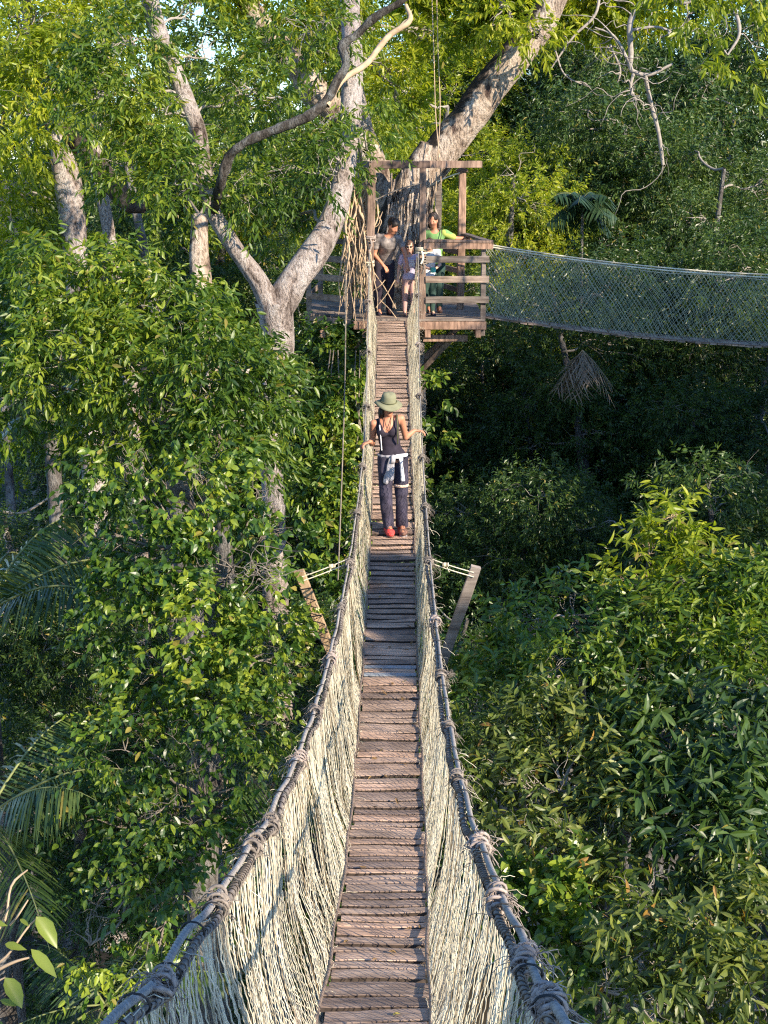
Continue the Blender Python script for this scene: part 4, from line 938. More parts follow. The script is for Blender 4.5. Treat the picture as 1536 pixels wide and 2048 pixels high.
M_leaf_near = leaf_mat('near_leaf', [(.16, .20, .03), (.20, .25, .04), (.26, .30, .05)], trans=.4)
# pale leafless limbs with a few hanging leaves, top right
t = tree('bare_branched_tree', 'tree with bare twisted pale limbs hanging in the upper right')
m = MB(); pth = [[(1330, -60, 27, 16), (1290, -5, 27, 13), (1262, 40, 27, 12), (1262, 110, 27, 11), (1262, 140, 27, 10), (1290, 150, 27, 8), (1345, 128, 27, 5)], [(1262, 140, 27, 8), (1248, 105, 27, 6), (1225, 70, 27, 5), (1190, 55, 27, 3)], [(1268, 142, 27, 8), (1262, 180, 27, 5), (1272, 200, 27, 3)],
    [(1290, 150, 27, 9), (1300, 200, 27.2, 9), (1318, 270, 27.3, 8), (1326, 330, 27.4, 7)], [(1400, -60, 26, 14), (1372, 5, 26, 10), (1330, -10, 26, 6)], [(1440, -40, 26, 12), (1470, 20, 26, 9), (1478, 70, 26, 7), (1455, 110, 26, 4)], [(1262, 60, 27, 6), (1320, 55, 27, 5), (1355, 70, 27, 3)], [(1220, 90, 27.5, 5), (1240, 150, 27.5, 4), (1235, 165, 27.5, 2)], [(1200, -40, 28, 8), (1190, 30, 28, 6), (1150, 70, 28, 5), (1100, 140, 28, 3)], [(1110, 100, 28, 4), (1130, 150, 28, 3), (1180, 175, 28, 2)]]
rts = []
for p_ in pth: rts.append(img_limb(m, p_, 7, .15, 26, 5))
rts = np.concatenate(rts)
for k in range(70):
    s0 = rts[int(rng.integers(len(rts)))]; e = s0+rng.normal(0, 1, 3)*[.45, .3, .35]; limb(m, kinks(s0, e, 6, .16), [.014, .012, .009, .007, .005, .003], 12, 4)
m.build('limb', M_twig_pale, t, True)
lob = [LB(1400, 10, 22, 55), LB(1470, 60, 22, 50), LB(1520, 0, 22, 65), LB(1440, 120, 22, 24), LB(1350, -10, 22, 44), LB(1500, 150, 22, 26)]
ml = MB(); crown(ml, None, lob, 26, 8, .34, .17, .05, 1.3, 'full', seed=111, gaps=.2); ml.build('crown', M_leaf_yel, t)
# twig with big leaves close to the lens, bottom left
t = tree('near_twig', 'twig with a few large yellow-green leaves poking in at the bottom left corner', 'branch', loc=P(-60, 2000, 3.0))
m = MB(); TW = [[(-80, 2010, 3, 9), (-20, 1950, 3, 8), (40, 1920, 3, 6), (60, 1915, 3, 4)], [(-60, 1960, 3, 7), (10, 1915, 3, 5), (60, 1850, 3, 4), (75, 1835, 3, 3)], [(-60, 1900, 3.05, 7), (5, 1850, 3.05, 5), (30, 1760, 3.05, 5), (55, 1740, 3.05, 3)], [(20, 1850, 3.05, 4), (40, 1825, 3, 4), (56, 1800, 3, 3)], [(-40, 1990, 3, 5), (0, 1960, 3, 4), (10, 1955, 3, 3)]]
for p_ in TW: img_limb(m, p_, 6, .1, 14, 3)
m.build('stem', M_root, t, True)
for (x, y, ex, ey, w_) in ((72, 1833, 116, 1893, 30), (62, 1898, 114, 1955, 22), (10, 1955, 45, 2016, 30), (-20, 2040, 12, 2075, 24), (10, 1888, 50, 1898, 14), (0, 2000, 34, 2010, 12), (-30, 1840, 12, 1850, 14), (40, 1838, 58, 1852, 8)):
    a_ = P(x, y, 3.0); b_ = P(ex, ey, 2.98); ml = MB(); leaf_geo(ml, a_[None], (b_-a_)[None], np.array([[.5, -.75, .45]]), np.linalg.norm(b_-a_), w_/FOC*3*1.15, 'full', .12, .25); ml.build('leaf', M_leaf_near, t, True)
for kx in kinds:
    for ch in list(kx.children): bpy.data.objects.remove(ch)
    bpy.data.objects.remove(kx)
# ------------------------------------------------------------------ people: continuous bodies grown from blended tapered limbs
class Sdf:
    def __init__(s, lo, hi, res): 
        s.lo = np.array(lo, float); s.res = res; s.n = np.ceil((np.array(hi)-s.lo)/res).astype(int)+1
        s.F = np.full(s.n, .2, np.float32)
    def region(s, lo, hi):
        a = np.clip(np.floor((np.array(lo)-s.lo)/s.res).astype(int), 0, s.n-1); b = np.clip(np.ceil((np.array(hi)-s.lo)/s.res).astype(int)+1, 1, s.n)
        sl_ = tuple(slice(i, j) for i, j in zip(a, b)); g = np.stack(np.meshgrid(*[s.lo[k]+s.res*np.arange(a[k], b[k]) for k in range(3)], indexing='ij'), -1)
        return sl_, g
    def merge(s, sl_, d, k, sub=False):
        f = s.F[sl_]; d = d.astype(np.float32)
        if sub: s.F[sl_] = np.maximum(f, -d); return
        h = np.clip(.5+.5*(f-d)/k, 0, 1); s.F[sl_] = f*(1-h)+d*h-k*h*(1-h)
    def cone(s, a, b, ra, rb, k=.02, grow=0, flat=None):
        """tapered limb a-b; flat=(axis, factor) squashes the section along an axis"""
        a = np.array(a, float); b = np.array(b, float); ra += grow; rb += grow; m = max(ra, rb)*(1 if flat is None else max(1, 1/flat[1]))+k+s.res*2
        sl_, g = s.region(np.minimum(a, b)-m, np.maximum(a, b)+m); q = g-a; ba = b-a
        t = np.clip((q@ba)/max(ba@ba, 1e-9), 0, 1); v = q-t[..., None]*ba
        if flat is not None: ax = nrm(flat[0]); v = v+ax*((v@ax)*(1/flat[1]-1))[..., None]
        d = np.linalg.norm(v, axis=-1)-(ra+(rb-ra)*t)
        s.merge(sl_, d, k)
    def ell(s, c, r, k=.02, grow=0, rot=None, sub=False):
        c = np.array(c, float); r = np.array(r, float)+grow; m = max(r)+k+s.res*2
        sl_, g = s.region(c-m, c+m); q = g-c
        if rot is not None: q = q@rot
        l = np.linalg.norm(q/r, axis=-1); l2 = np.linalg.norm(q/(r*r), axis=-1)
        s.merge(sl_, l*(l-1)/np.maximum(l2, 1e-6), k, sub)
    def cut(s, fn):
        """keep only where fn(xyz) < 0"""
        g = np.stack(np.meshgrid(*[s.lo[k]+s.res*np.arange(s.n[k]) for k in range(3)], indexing='ij'), -1)
        s.F = np.maximum(s.F, fn(g).astype(np.float32))
    def mesh(s):
        F = s.F.copy(); F[0] = F[-1] = .2; F[:, 0] = F[:, -1] = .2; F[:, :, 0] = F[:, :, -1] = .2
        n = np.array(F.shape)-1; S = F < 0
        acc = np.zeros((*n, 3), np.float32); cnt = np.zeros(n, np.float32)
        corners = [(i, j, k) for i in (0, 1) for j in (0, 1) for k in (0, 1)]
        sub = lambda A, c: A[c[0]:c[0]+n[0], c[1]:c[1]+n[1], c[2]:c[2]+n[2]]
        for c in corners:
            for ax in range(3):
                if c[ax]: continue
                e = list(c); e[ax] = 1; fa, fb = sub(F, c), sub(F, e); x = (fa < 0) != (fb < 0)
                t = np.where(x, fa/np.where(x, fa-fb, 1), 0)
                for k in range(3): acc[..., k] += np.where(x, c[k]+(t if k == ax else 0), 0)
                cnt += x
        m = cnt > 0; ids = np.full(n, -1, np.int64); ids[m] = np.arange(m.sum())
        V = (np.argwhere(m)+acc[m]/cnt[m][:, None])*s.res+s.lo; Q = []
        for ax in range(3):
            a = [slice(0, None)]*3; b = [slice(0, None)]*3; a[ax] = slice(0, -1); b[ax] = slice(1, None)
            A, B = S[tuple(a)], S[tuple(b)]; x = np.argwhere(A != B); u, v = (ax+1) % 3, (ax+2) % 3
            x = x[(x[:, u] > 0) & (x[:, v] > 0) & (x[:, u] < n[u]) & (x[:, v] < n[v])]
            def I(du, dv): y = x.copy(); y[:, u] -= du; y[:, v] -= dv; return ids[tuple(y.T)]
            q = np.stack([I(1, 1), I(0, 1), I(0, 0), I(1, 0)], 1); fl = ~A[tuple(x.T)]; q[fl] = q[fl][:, ::-1]; Q.append(q)
        Q = np.concatenate(Q); Q = Q[(Q >= 0).all(1)]
        return V, Q
    def build(s, name, mat, parent, T):
        V, Q = s.mesh()
        if name in ('trousers', 'shirt', 'tied_jersey', 'white_sleeve', 'hair', 'bag', 'tank_top'):   # creases in cloth, locks in hair
            am, fr = {'trousers': (.011, (16, 16, 9)), 'shirt': (.007, (26, 26, 14)), 'hair': (.008, (55, 55, 18)), 'tank_top': (.003, (20, 20, 30))}.get(name, (.009, (28, 28, 14)))
            V = V+np.stack([noise(V*np.array(fr), 1, 61+k) for k in range(3)], 1)*am*(.6, 1)[name != 'shirt']
        m = MB(); m.add(V@T[0].T+T[1], Q); o = m.build(name, mat, parent, True); return o

M_skin = plain('skin_tan', (.50, .22, .13), .55, .08, 6, .4)
M_skin2 = plain('skin_light', (.60, .36, .26), .55, .08, 6, .4)
M_hair = plain('dark_hair', (.025, .016, .012), .5, .4, 60, .4)
M_hairb = plain('brown_hair', (.10, .05, .03), .5, .4, 60, .4)
M_black = plain('black_fabric', (.026, .020, .032), .85, .3, 20)
M_navy = plain('slate_trousers', (.050, .044, .070), .85, .45, 7)
M_grey = plain('grey_jersey', (.36, .34, .36), .9, .35, 14)
M_whitec = plain('white_cloth', (.70, .69, .72), .9, .12, 14)
M_hat = plain('olive_hat', (.20, .20, .125), .9, .12, 10)
M_red = plain('coral_shoe', (.75, .08, .07), .7, .25, 25)
M_brownshoe = plain('brown_shoe', (.22, .12, .09), .8, .3, 25)
M_pinkl = plain('pink_leggings', (.45, .29, .27), .9, .12, 10)
M_lilac = plain('lilac_shirt', (.50, .45, .60), .9, .12, 10)
M_greens = plain('green_shirt', (.17, .32, .11), .9, .12, 10)
M_yellows = plain('lime_shirt', (.36, .42, .10), .9, .12, 10)
M_olive = plain('olive_trousers', (.12, .12, .06), .9, .3, 10)
M_tan = plain('tan_shirt', (.24, .205, .19), .9, .75, 9)
M_dkgreen = plain('dark_green_cloth', (.03, .06, .05), .9, .3, 10)
M_teal = plain('teal_plastic', (.12, .55, .50), .4, .1, 10)
M_glass = plain('dark_lens', (.01, .01, .012), .15, .1, 10, .6)
M_lip = plain('lips', (.50, .14, .12), .5, .1, 10)
M_eye = plain('eye', (.05, .035, .03), .3, .1, 10)
M_stripe = plain('pale_orange_band', (.75, .52, .40), .9, .1, 10)

def hand(S, w, d, palm_n, side, curl=.9, sz=1.0, k=.006):
    """palm from wrist w along d; palm_n: direction the palm faces; side: +1/-1 which side the thumb leaves"""
    d = nrm(d); pn = nrm(np.array(palm_n)-d*np.dot(palm_n, d)); sd = np.cross(d, pn)*side
    c = np.array(w)+d*.045*sz
    S.cone(np.array(w), c+d*.03*sz, .026*sz, .030*sz, k=.012, flat=(pn, .5))
    for j, (off, ln) in enumerate(((.030, .070), (.010, .080), (-.010, .074), (-.029, .058))):
        b = c+d*.036*sz+sd*off*sz; a1 = curl*(.35+.06*j); d1 = nrm(d*math.cos(a1)+pn*math.sin(a1)+sd*off*2.5); p1 = b+d1*ln*.45*sz
        a2 = curl*(1.0+.1*j); d2 = nrm(d*math.cos(a2)+pn*math.sin(a2)+sd*off); p2 = p1+d2*ln*.33*sz
        a3 = curl*1.6; d3 = nrm(d*math.cos(a3)+pn*math.sin(a3)); p3 = p2+d3*ln*.25*sz
        S.cone(b-d*.01, p1, .0095*sz, .0085*sz, k=.004); S.cone(p1, p2, .0085*sz, .0078*sz, k=.003); S.cone(p2, p3, .0078*sz, .0065*sz, k=.003)
    t0 = c-d*.015*sz+sd*.024*sz; t1 = t0+nrm(sd*.8+d*.6+pn*.3)*.034*sz; t2 = t1+nrm(d*.8+pn*.6*curl+sd*.25)*.030*sz
    S.cone(t0, t1, .013*sz, .010*sz, k=.008); S.cone(t1, t2, .010*sz, .008*sz, k=.003)
def head(S, c, R3, sc_=1.0):
    """c: centre of skull; R3 columns: right, forward(face), up"""
    X3, F, U = R3[:, 0], R3[:, 1], R3[:, 2]; p = lambda x, f, u: c+(X3*x+F*f+U*u)*sc_
    S.ell(p(0, -.008, .025), np.array([.074, .092, .090])*sc_, .02, rot=R3)
    S.ell(p(0, .028, -.055), np.array([.054, .058, .062])*sc_, .03, rot=R3)
    S.ell(p(0, .060, -.098), np.array([.022, .020, .018])*sc_, .02, rot=R3)
    S.cone(p(0, .085, .004), p(0, .108, -.036), .008*sc_, .014*sc_, .012)
    for s_ in (-1, 1):
        S.ell(p(s_*.076, -.004, -.018), np.array([.010, .018, .030])*sc_, .006, rot=R3)
        S.ell(p(s_*.032, .096, .002), np.array([.016, .012, .011])*sc_, 0.004, rot=R3, sub=True)
        S.ell(p(s_*.032, .082, .000), np.array([.012, .010, .010])*sc_, .003, rot=R3)
        S.ell(p(s_*.040, .062, -.036), np.array([.022, .022, .018])*sc_, .02, rot=R3)
    S.ell(p(0, .086, -.064), np.array([.023, .009, .007])*sc_, .005, rot=R3)
def face_parts(c, R3, sc_, par, T, shades=False):
    X3, F, U = R3[:, 0], R3[:, 1], R3[:, 2]; p = lambda x, f, u: c+(X3*x+F*f+U*u)*sc_
    for s_ in (-1, 1):
        S = Sdf(p(s_*.032, .09, 0)-.05, p(s_*.032, .09, 0)+.05, .003)
        if shades: S.ell(p(s_*.034, .098, .002), np.array([.028, .008, .022])*sc_, .003, rot=R3); S.cone(p(s_*.06, .088, .006), p(s_*.08, .01, .0), .004, .004, .003); S.build('sunglass_lens', M_glass, par, T)
        else: S.ell(p(s_*.032, .088, .001), np.array([.009, .008, .006])*sc_, .003, rot=R3); S.build('eye', M_eye, par, T)
    S = Sdf(p(0, .09, -.064)-.05, p(0, .09, -.064)+.05, .003); S.ell(p(0, .089, -.064), np.array([.022, .009, .006])*sc_, .003, rot=R3); S.build('mouth', M_lip, par, T)
def rot3(yaw, pitch, roll=0):
    """face turned by yaw about z (0 = facing the camera, -Y), nodding down by pitch"""
    M = Matrix.Rotation(yaw, 3, 'Z') @ Matrix.Rotation(math.pi, 3, 'Z') @ Matrix.Rotation(-pitch, 3, 'X') @ Matrix.Rotation(roll, 3, 'Y')
    return np.array(M)
def V3(*a): return np.array(a, float)
def shoe(par, T, ank, toe, mat, sole=True, sz=1.0):
    ank = np.array(ank); toe = np.array(toe); lo = np.minimum(ank, toe)-.12; hi = np.maximum(ank, toe)+.12; S = Sdf(lo, hi, .005)
    f = nrm((toe-ank)*[1, 1, 0]); heel = V3(ank[0], ank[1], toe[2])-f*.035*sz
    S.cone(ank+[0, 0, .05], heel+[0, 0, .012], .046*sz, .040*sz, .02); S.cone(heel+[0, 0, .012], toe-f*.05+[0, 0, .010], .038*sz, .044*sz, .02, flat=((0, 0, 1), .8)); S.cone(toe-f*.06+[0, 0, .012], toe, .043*sz, .032*sz, .02, flat=((0, 0, 1), .75))
    zb = toe[2]-.024; S.cut(lambda g: np.maximum(zb-g[..., 2], g[..., 2]-(ank[2]+.05)))
    o = S.build('shoe', mat, par, T)
    S = Sdf(lo, hi, .005); S.cone(heel, toe-f*.02, .043*sz, .046*sz, .01); S.cut(lambda g: np.maximum(zb-.018-g[..., 2], g[..., 2]-zb-.002)); S.build('sole', M_brownshoe if mat is not M_brownshoe else M_grey, o, T)
    return o
def frameT(x, y, z, yaw=0, s=1.0):
    return (np.array(Matrix.Rotation(yaw, 3, 'Z'))*s, np.array([x, y, z], float))

# ---- the woman walking down the bridge
wy = 17.0; fz = float(deck_z(wy))+.014
T = frameT(.0, wy, fz)
wm = thing('person', 'woman in black tank top and olive hat walking down the bridge holding both ropes', 'woman', (0, wy, fz))
hR, hL = V3(-.085, .0, .90), V3(.090, .02, .90)          # image-left hip, image-right hip
kR, kL = V3(-.085, -.05, .49), V3(.100, -.01, .49)
aR, aL = V3(-.050, .02, .10), V3(.110, .05, .10)
shR, shL = V3(-.225, -.02, 1.325), V3(.095, .05, 1.375)
elR, elL = V3(-.245, .07, 1.075), V3(.150, .17, 1.13)
wrR = V3(float(rope_l(wy-.22))+.075, -.17, float(rope_z(wy-.22))-fz+.075)
wrL = V3(float(rope_r(wy+.28))-.085, .27, float(rope_z(wy+.28))-fz+.065)
neck = V3(-.065, .02, 1.40); hc = V3(-.055, -.02, 1.545); HR = rot3(.38, .24, 0)
def woman(S, parts, g=0):
    if 'torso' in parts:
        S.ell((-.005, .01, .93), (.155, .105, .10), .05, g); S.cone((-.01, .01, .95), (-.04, .02, 1.10), .115, .100, .06, g, ((0, 1, 0), .82))
        S.cone((-.04, .02, 1.10), (-.065, .02, 1.27), .105, .125, .05, g, ((0, 1, 0), .78)); S.cone(shR+[.05, .02, -.01], shL+[-.05, 0, -.01], .052, .052, .05, g)
        for s_ in (-1, 1): S.ell((-.065+s_*.062+.0, -.075+s_*.02, 1.235), (.055, .05, .055), .03, g)
    if 'arms' in parts:
        S.cone(shR, elR, .045, .036, .03, g); S.cone(elR, wrR, .037, .024, .012, g); S.cone(shL, elL, .044, .034, .03, g); S.cone(elL, wrL, .035, .023, .012, g)
    if 'legs' in parts:
        for h_, k_, a_ in ((hR, kR, aR), (hL, kL, aL)): S.cone(h_, k_, .088, .058, .03, g); S.cone(k_, a_, .056, .038, .02, g)
S = Sdf((-.5, -.35, 0), (.55, .45, 1.75), .0055)
woman(S, ('torso', 'arms', 'legs')); S.cone(neck+[0, 0, -.04], hc+[0, .01, -.07], .052, .047, .03); head(S, hc, HR, .98)
for a_, t_ in ((aR, V3(-.02, -.14, .03)), (aL, V3(.125, -.12, .03))): S.cone(a_, t_, .036, .028, .02)
hand(S, wrR, V3(-.75, -.25, -.25), V3(-.1, -.1, -1), -1, .95); hand(S, wrL, V3(.85, .15, -.1), V3(.1, 0, -1), 1, .8)
S.build('body', M_skin, wm, T); face_parts(hc, HR, .98, wm, T)
S = Sdf((-.4, -.3, .8), (.3, .35, 1.5), .0055); woman(S, ('torso',), .008)
def neckline(g):
    x, y, z = g[..., 0]+.065, g[..., 1], g[..., 2]
    scoop = np.where(y < .03, 1.235+9.5*np.abs(x)**1.75, 1.30+1.5*np.abs(x)**1.5)
    top = z-np.maximum(scoop, 0); arm = np.where(z > 1.14, np.abs(x)-(.152-.14*np.clip(z-1.20, 0, .3)), -1)
    return np.maximum(np.maximum(top, arm), .905-z)
S.cut(neckline); S.build('tank_top', M_black, wm, T)
S = Sdf((-.4, -.3, .02), (.4, .3, 1.1), .0055)
S.ell((-.005, .01, .92), (.162, .112, .085), .04)
for h_, k_, a_ in ((hR, kR, aR), (hL, kL, aL)): S.cone(h_, k_, .098, .074, .03); S.cone(k_, a_+[0, -.005, -.03], .074, .068, .02)
S.cut(lambda g: np.maximum(g[..., 2]-.965, .072-g[..., 2])); S.build('trousers', M_navy, wm, T)
S = Sdf(kL+[-.13, -.13, -.05], kL+[.13, .13, .2], .005); S.cone(hL, kL, .110, .086, .03); S.cut(lambda g: np.maximum(g[..., 2]-(kL[2]+.115), kL[2]+.085-g[..., 2])); S.build('knee_band', M_stripe, wm, T)
# jersey knotted round the hips, sleeves hanging in front
S = Sdf((-.35, -.3, .4), (.4, .3, 1.1), .0055)
S.ell((-.005, .01, .945), (.175, .125, .05), .02); S.cut(lambda g: np.maximum(g[..., 2]-.99, .89-g[..., 2])+np.where(np.linalg.norm((g-[-.005, .01, .945])/[.158, .108, 1], axis=-1) < 1, .02, 0))
S.cone((.0, -.135, .945), (.0, -.145, .90), .032, .028, .02); S.cone((.0, -.14, .92), (-.02, -.13, .70), .024, .034, .01, flat=((0, 1, 0), .5)); S.cone((-.03, -.135, .92), (-.075, -.12, .66), .024, .036, .01, flat=((0, 1, 0), .5))
S.build('tied_jersey', M_grey, wm, T)
S = Sdf((-.1, -.3, .5), (.4, .3, 1.1), .0055); S.cone((.04, -.135, .955), (.155, -.07, .965), .026, .026, .01, flat=((0, 1, 0), .5)); S.cone((.095, -.12, .95), (.115, -.125, .68), .022, .026, .01, flat=((0, 1, 0), .5)); S.build('white_sleeve', M_whitec, wm, T)
for k_, (xa, xb) in enumerate(((-.16, -.15), (.045, .055))):
    m = MB(); pts = np.array([(xa, .09, 1.385+.02*k_), (xa-.0, -.03, 1.40+.02*k_), (xa+.01, -.105, 1.30), (xb, -.125, 1.20), (xb-.0, -.08, 1.10)]); m.tube(pts@T[0].T+T[1], .015, 6, 16, .5); m.build('backpack_strap', M_black if k_ == 0 else M_olive, wm, True)
m = MB(); m.tube(np.array([(-.155, -.128, 1.33), (-.145, -.140, 1.22), (-.135, -.13, 1.10), (-.13, -.125, 1.03)])@T[0].T+T[1], .007, 5, 14); m.build('drawcord', M_whitec, wm, True)
m = MB(); m.tube(np.array([(-.11, -.02, 1.42), (-.085, -.09, 1.33), (-.055, -.135, 1.25), (-.03, -.09, 1.33), (-.02, -.02, 1.42)])@T[0].T+T[1], .004, 5, 20); m.build('necklace', M_hair, wm, True)
S = Sdf(hc-.2, hc+.16, .006); S.ell(hc+HR@V3(0, -.035, .01), (.086, .085, .09), .02, rot=HR)
for (x_, f_, u_, r_) in ((-.065, -.02, -.08, .040), (-.075, -.015, -.12, .034), (.06, -.05, -.08, .034), (0, -.07, -.09, .05)): S.ell(hc+HR@V3(-x_, f_, u_), (r_, r_, r_*1.4), .02)
S.ell(hc+HR@V3(0, .075, -.02), (.062, .06, .085), .01, rot=HR, sub=True); S.build('hair', M_hair, wm, T)
hat = MB(); a = np.linspace(0, 2*math.pi, 41)[:-1]; prof = [(.150, .030), (.172, .012), (.176, .016), (.150, .037), (.096, .048), (.092, .060), (.090, .115), (.076, .148), (.045, .158), (.001, .160)]; V = []
for r_, z_ in prof:
    wv = .012*np.cos(2*a)*(1 if r_ > .12 else .2)+.006*np.sin(3*a+1)*(1 if r_ > .12 else .1)
    pts = np.stack([r_*.94*np.cos(a), r_*.98*np.sin(a), z_+wv-.008+0*a], 1); V.append(hc+pts@HR.T)
V = np.array(V).reshape(-1, 3)@T[0].T+T[1]; hat.add(V, [(i*40+j, i*40+(j+1) % 40, (i+1)*40+(j+1) % 40, (i+1)*40+j) for i in range(len(prof)-1) for j in range(40)])
ho = hat.build('hat', M_hat, wm, True)
bd = MB(); pts = np.stack([.0945*np.cos(a), .0945*1.05*np.sin(a), .052+0*a], 1); pts = np.r_[pts, pts[:1]]; bd.tube((hc+pts@HR.T)@T[0].T+T[1], .006, 5); bd.build('hat_band', M_olive, ho, True)
shoe(wm, T, aR, V3(-.020, -.15, .026), M_red, sz=1.15); shoe(wm, T, aL, V3(.130, -.12, .026), M_brownshoe, sz=1.15)

# ---- people waiting on the platform
def figure(name, label, cat, x, y, yaw, ht, J, mats, hair='short', shades=False, HRr=(0, .1), bust=False, wide=1.0, sleeve=.55):
    """J: joints in a 1.0-tall figure standing at the origin, facing -Y"""
    z = FZ+.002; T = frameT(x, y, z, yaw, ht); t = thing(name, label, cat, (x, y, z)); g = lambda k: np.array(J[k], float)
    lo = np.min([v for v in J.values()], 0)-.16; hi = np.max([v for v in J.values()], 0)+.16; lo[2] = -.02; rs = .0055
    HR = rot3(*HRr); hc = g('head'); pel = (g('hr')+g('hl'))/2; ch = (g('sr')+g('sl'))/2
    def torso(S, gr=0):
        S.ell(pel+[0, 0, .01], np.array([.090*wide, .062, .055]), .03, gr); S.cone(pel+[0, 0, .03], pel*.5+ch*.5, .066*wide, .062*wide, .03, gr, ((0, 1, 0), .8)); S.cone(pel*.5+ch*.5, ch-[0, 0, .05], .064*wide, .076*wide, .03, gr, ((0, 1, 0), .75)); S.cone(g('sr')*.8+ch*.2-[0, 0, .01], g('sl')*.8+ch*.2-[0, 0, .01], .032, .032, .03, gr)
    def arms(S, gr=0, fr=1):
        for s_ in 'rl':
            a, b, c = g('s'+s_), g('e'+s_), g('w'+s_)
            if fr < 1: S.cone(a, a+(b-a)*fr, .029, .026, .015, gr)
            else: S.cone(a, b, .027, .021, .015, gr); S.cone(b, c, .021, .014, .008, gr)
    def legs(S, gr=0):
        for s_ in 'rl': S.cone(g('h'+s_), g('k'+s_), .050, .033, .02, gr); S.cone(g('k'+s_), g('a'+s_), .033, .021, .012, gr)
    S = Sdf(lo, hi, rs); torso(S); arms(S); legs(S); S.cone(ch, hc-[0, 0, .03], .031, .028, .02); head(S, hc, HR, .58+.03*(ht < 1.4))
    for s_ in 'rl': hand(S, g('w'+s_), nrm(g('w'+s_)-g('e'+s_)), nrm(np.array([0, .3, -1.])), 1 if s_ == 'r' else -1, .7, .58, .004)
    for s_ in 'rl': S.cone(g('a'+s_), g('a'+s_)+[0, -.07, -.03], .019, .016, .01)
    S.build('body', mats[0], t, T); face_parts(hc, HR, .58+.03*(ht < 1.4), t, T, shades)
    S = Sdf(lo, hi, rs); torso(S, .008); arms(S, .007, sleeve); zt = ch[2]+.012; zb = pel[2]-.01
    S.cut(lambda q: np.maximum(zb-q[..., 2], .045-np.linalg.norm((q-(ch+[0, -.02, .03]))*[1, .8, 1], axis=-1))); S.build('shirt', mats[1], t, T)
    S = Sdf(lo, hi, rs); S.ell(pel+[0, 0, .005], np.array([.094*wide, .066, .05]), .02, 0); legs(S, mats[4]); S.cut(lambda q: np.maximum(q[..., 2]-pel[2]-.035, .045-q[..., 2])); S.build('trousers', mats[2], t, T)
    S = Sdf(hc-.14, hc+.12, .004); k_ = .6
    S.ell(hc+HR@V3(0, -.010, .022), (.049, .060, .056), .01, rot=HR)
    if hair == 'long': 
        for s_ in (-1, 1): S.cone(hc+HR@V3(s_*.036, -.02, .0), hc+HR@V3(s_*.042, -.02, -.075), .022, .016, .01)
        S.cone(hc+HR@V3(0, -.045, .0), hc+HR@V3(0, -.05, -.08), .032, .022, .01)
    if hair == 'bun': S.ell(hc+HR@V3(0, -.06, .035), (.024, .024, .024), .006)
    S.ell(hc+HR@V3(0, .066, -.018), (.042, .048, .050), .01, rot=HR, sub=True); S.build('hair', mats[3], t, T)
    for s_ in 'rl': 
        a_ = g('a'+s_); Tt = (T[0], T[1]); S = Sdf(a_-.1, a_+.1, .004); f = np.array([.01 if s_ == 'l' else -.01, -.075, 0]); S.cone(a_, V3(a_[0], a_[1]+.015, .02), .026, .024, .01); S.cone(V3(a_[0], a_[1]+.01, .02), V3(*(a_+f)[:2], .016), .023, .020, .01); S.cut(lambda q: np.maximum(.001-q[..., 2], q[..., 2]-a_[2]-.012)); S.build('shoe', mats[5], t, T)
    return t, T, hc, HR
J0 = dict(hr=(-.052, 0, .50), hl=(.052, 0, .50), kr=(-.052, -.008, .275), kl=(.052, -.008, .275), ar=(-.055, .01, .055), al=(.055, .01, .055), sr=(-.112, 0, .80), sl=(.112, 0, .80),
          er=(-.145, .01, .635), el=(.145, .01, .635), wr=(-.150, -.02, .505), wl=(.150, -.02, .505), head=(0, -.005, .925))
# child in lilac patterned shirt
J = dict(J0); J.update(hr=(-.045, 0, .49), hl=(.045, 0, .49), sr=(-.100, 0, .775), sl=(.10, 0, .775), er=(-.135, .01, .62), wr=(-.150, -.02, .50), el=(.13, .02, .63), wl=(.11, -.08, .55), head=(.0, -.005, .91))
t, T, hc_, HR_ = figure('person', 'child in patterned lilac shirt, pink leggings and sunglasses standing at the bridge head', 'child', X(818, 26.95), 26.95, 0, 1.37, J, (M_skin2, M_lilac, M_pinkl, M_hairb, .004, M_brownshoe), 'long', True, (0, .1))
m = MB(); 
for (x_, z_, s_) in [(.02, .71, .030), (.045, .73, .02)]:
    for k_ in range(3):
        xx = x_-.02+.02*k_; m.tubes((np.array([[(xx-.008, -.085, z_+.01), (xx, -.088, z_-.006), (xx+.008, -.085, z_+.01)]])@T[0].T+T[1]), .003, 4)
m.build('shirt_print', M_red, t, True)
m = MB(); m.box(np.array([.03, -.0845, .70])@T[0].T+T[1], (1, 0, 0), (0, 1, 0), .05, .004, .062, 0, .002); m.build('shirt_patch', M_whitec, t)
# man bending towards the child
J = dict(J0); J.update(hr=(-.052, .03, .50), hl=(.052, .03, .50), sr=(-.085, -.10, .765), sl=(.11, -.13, .755), head=(.05, -.165, .875), er=(-.12, -.09, .60), wr=(-.05, -.17, .50), el=(.155, -.20, .63), wl=(.17, -.24, .515), kr=(-.06, -.02, .275), kl=(.055, -.03, .275))
mn, T, hc_, HR_ = figure('person', 'man in tan shirt and dark trousers bending down towards the child', 'man', X(768, 27.1), 27.1, .25, 1.84, J, (M_skin, M_tan, M_black, M_hair, .012, M_black), 'short', False, (.55, .5), wide=1.12)
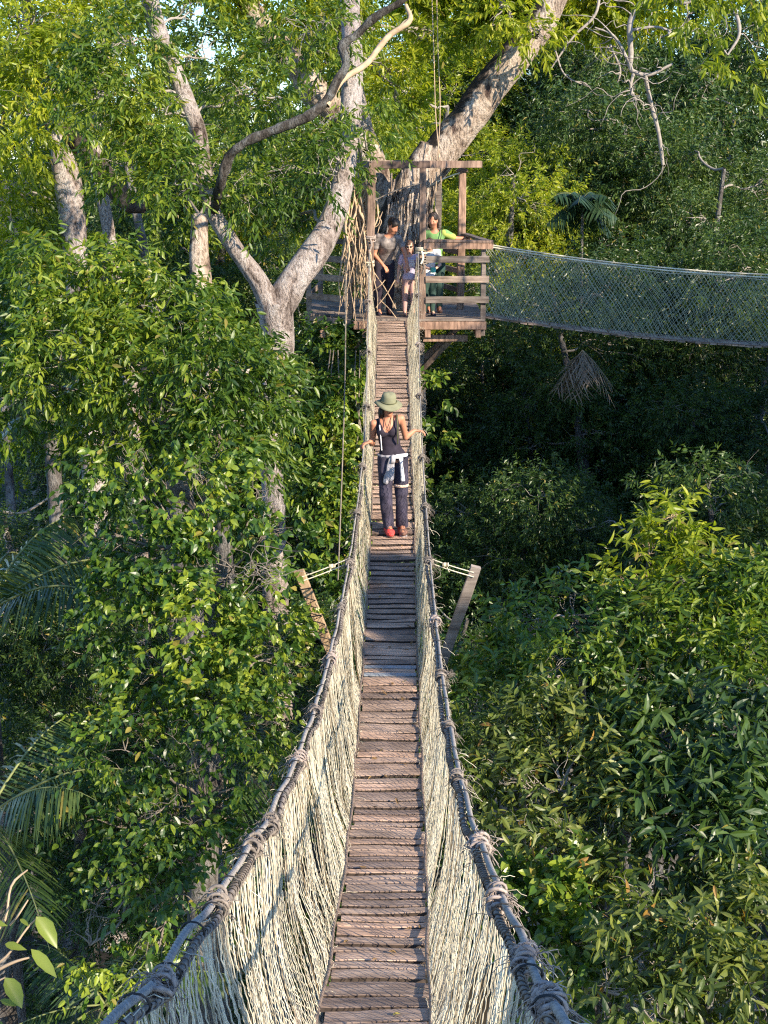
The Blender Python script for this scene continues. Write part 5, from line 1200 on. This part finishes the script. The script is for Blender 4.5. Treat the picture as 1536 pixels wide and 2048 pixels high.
# woman in green reaching for the corner post
gx_ = X(868, 27.6); J = dict(J0); J.update(er=(-.15, -.05, .64), wr=(-.09, -.12, .60), el=(.215, .04, .735), wl=(.30, .10, .735), sr=(-.105, 0, .79), sl=(.105, .01, .79), head=(-.02, -.02, .92))
gw, T, hc_, HR_ = figure('person', 'dark-haired woman in lime green shirt with one arm stretched to the corner post', 'woman', gx_, 27.55, 0, 1.83, J, (M_skin, M_greens, M_dkgreen, M_hair, .010, M_brownshoe), 'long', False, (-.25, .25))
S = Sdf((.02, -.12, .62), (.25, .14, .86), .005); S.cone((.09, .0, .79), (.18, .03, .75), .036, .036, .02); S.build('lime_sleeve', M_yellows, gw, T)
m = MB(); m.tube(np.array([(.06, .08, .82), (.065, -.02, .835), (.06, -.075, .76), (.03, -.08, .66), (-.02, -.075, .58)])@T[0].T+T[1], .014, 5, 16, .4); m.build('bag_strap', M_black, gw, True)
# smaller person in white looking down at a teal tin
J = dict(J0); J.update(head=(0, -.045, .90), er=(-.13, -.03, .64), wr=(-.03, -.14, .60), el=(.135, -.03, .64), wl=(.05, -.15, .60))
wp, T, hc_, HR_ = figure('person', 'person in white shirt behind the railing, head bowed over a teal container', 'person', X(857, 26.95), 26.98, .2, 1.43, J, (M_skin2, M_whitec, M_dkgreen, M_hairb, .010, M_navy), 'long', False, (0, .75))
m = MB(); c_ = np.array([.01, -.19, .585])@T[0].T+T[1]; a = np.linspace(0, 6.28, 15)
m.tubes(np.array([[c_-[0, 0, .04], c_-[0, 0, .02], c_+[0, 0, .02], c_+[0, 0, .035]]]), np.array([[.045, .05, .05, .045]]), 14); m.tubes(np.array([[c_+[0, 0, .033], c_+[0, 0, .05], c_+[0, 0, .052]]]), np.array([[.052, .05, .002]]), 14)
tag(m.build('container', M_teal, None, True), 'small teal container held by the person in white behind the railing', 'container')
# man's backpack
S = Sdf((-.25, -.2, -.3), (.25, .2, .3), .008); S.ell((0, 0, 0), (.15, .10, .22), .02); S.ell((0, .08, -.06), (.11, .06, .11), .03); S.cut(lambda q: np.abs(q[..., 2])-.21)
bp = thing('backpack', 'dark backpack on the back of the man bending over', 'backpack', (X(757, 27.2), 27.33, FZ+1.05)); S.build('bag', M_black, bp, (np.array(Matrix.Rotation(.5, 3, 'X') @ Matrix.Rotation(.25, 3, 'Z')), np.array([X(755, 27.2), 27.33, FZ+1.10])))
m = MB(); m.tube([(X(750, 27.2), 27.2, FZ+1.32), (X(752, 27), 26.98, FZ+1.30), (X(757, 27), 26.93, FZ+1.1), (X(752, 27), 27.15, FZ+.95)], .018, 5, 14, .5); m.build('strap', M_olive, bp, True)
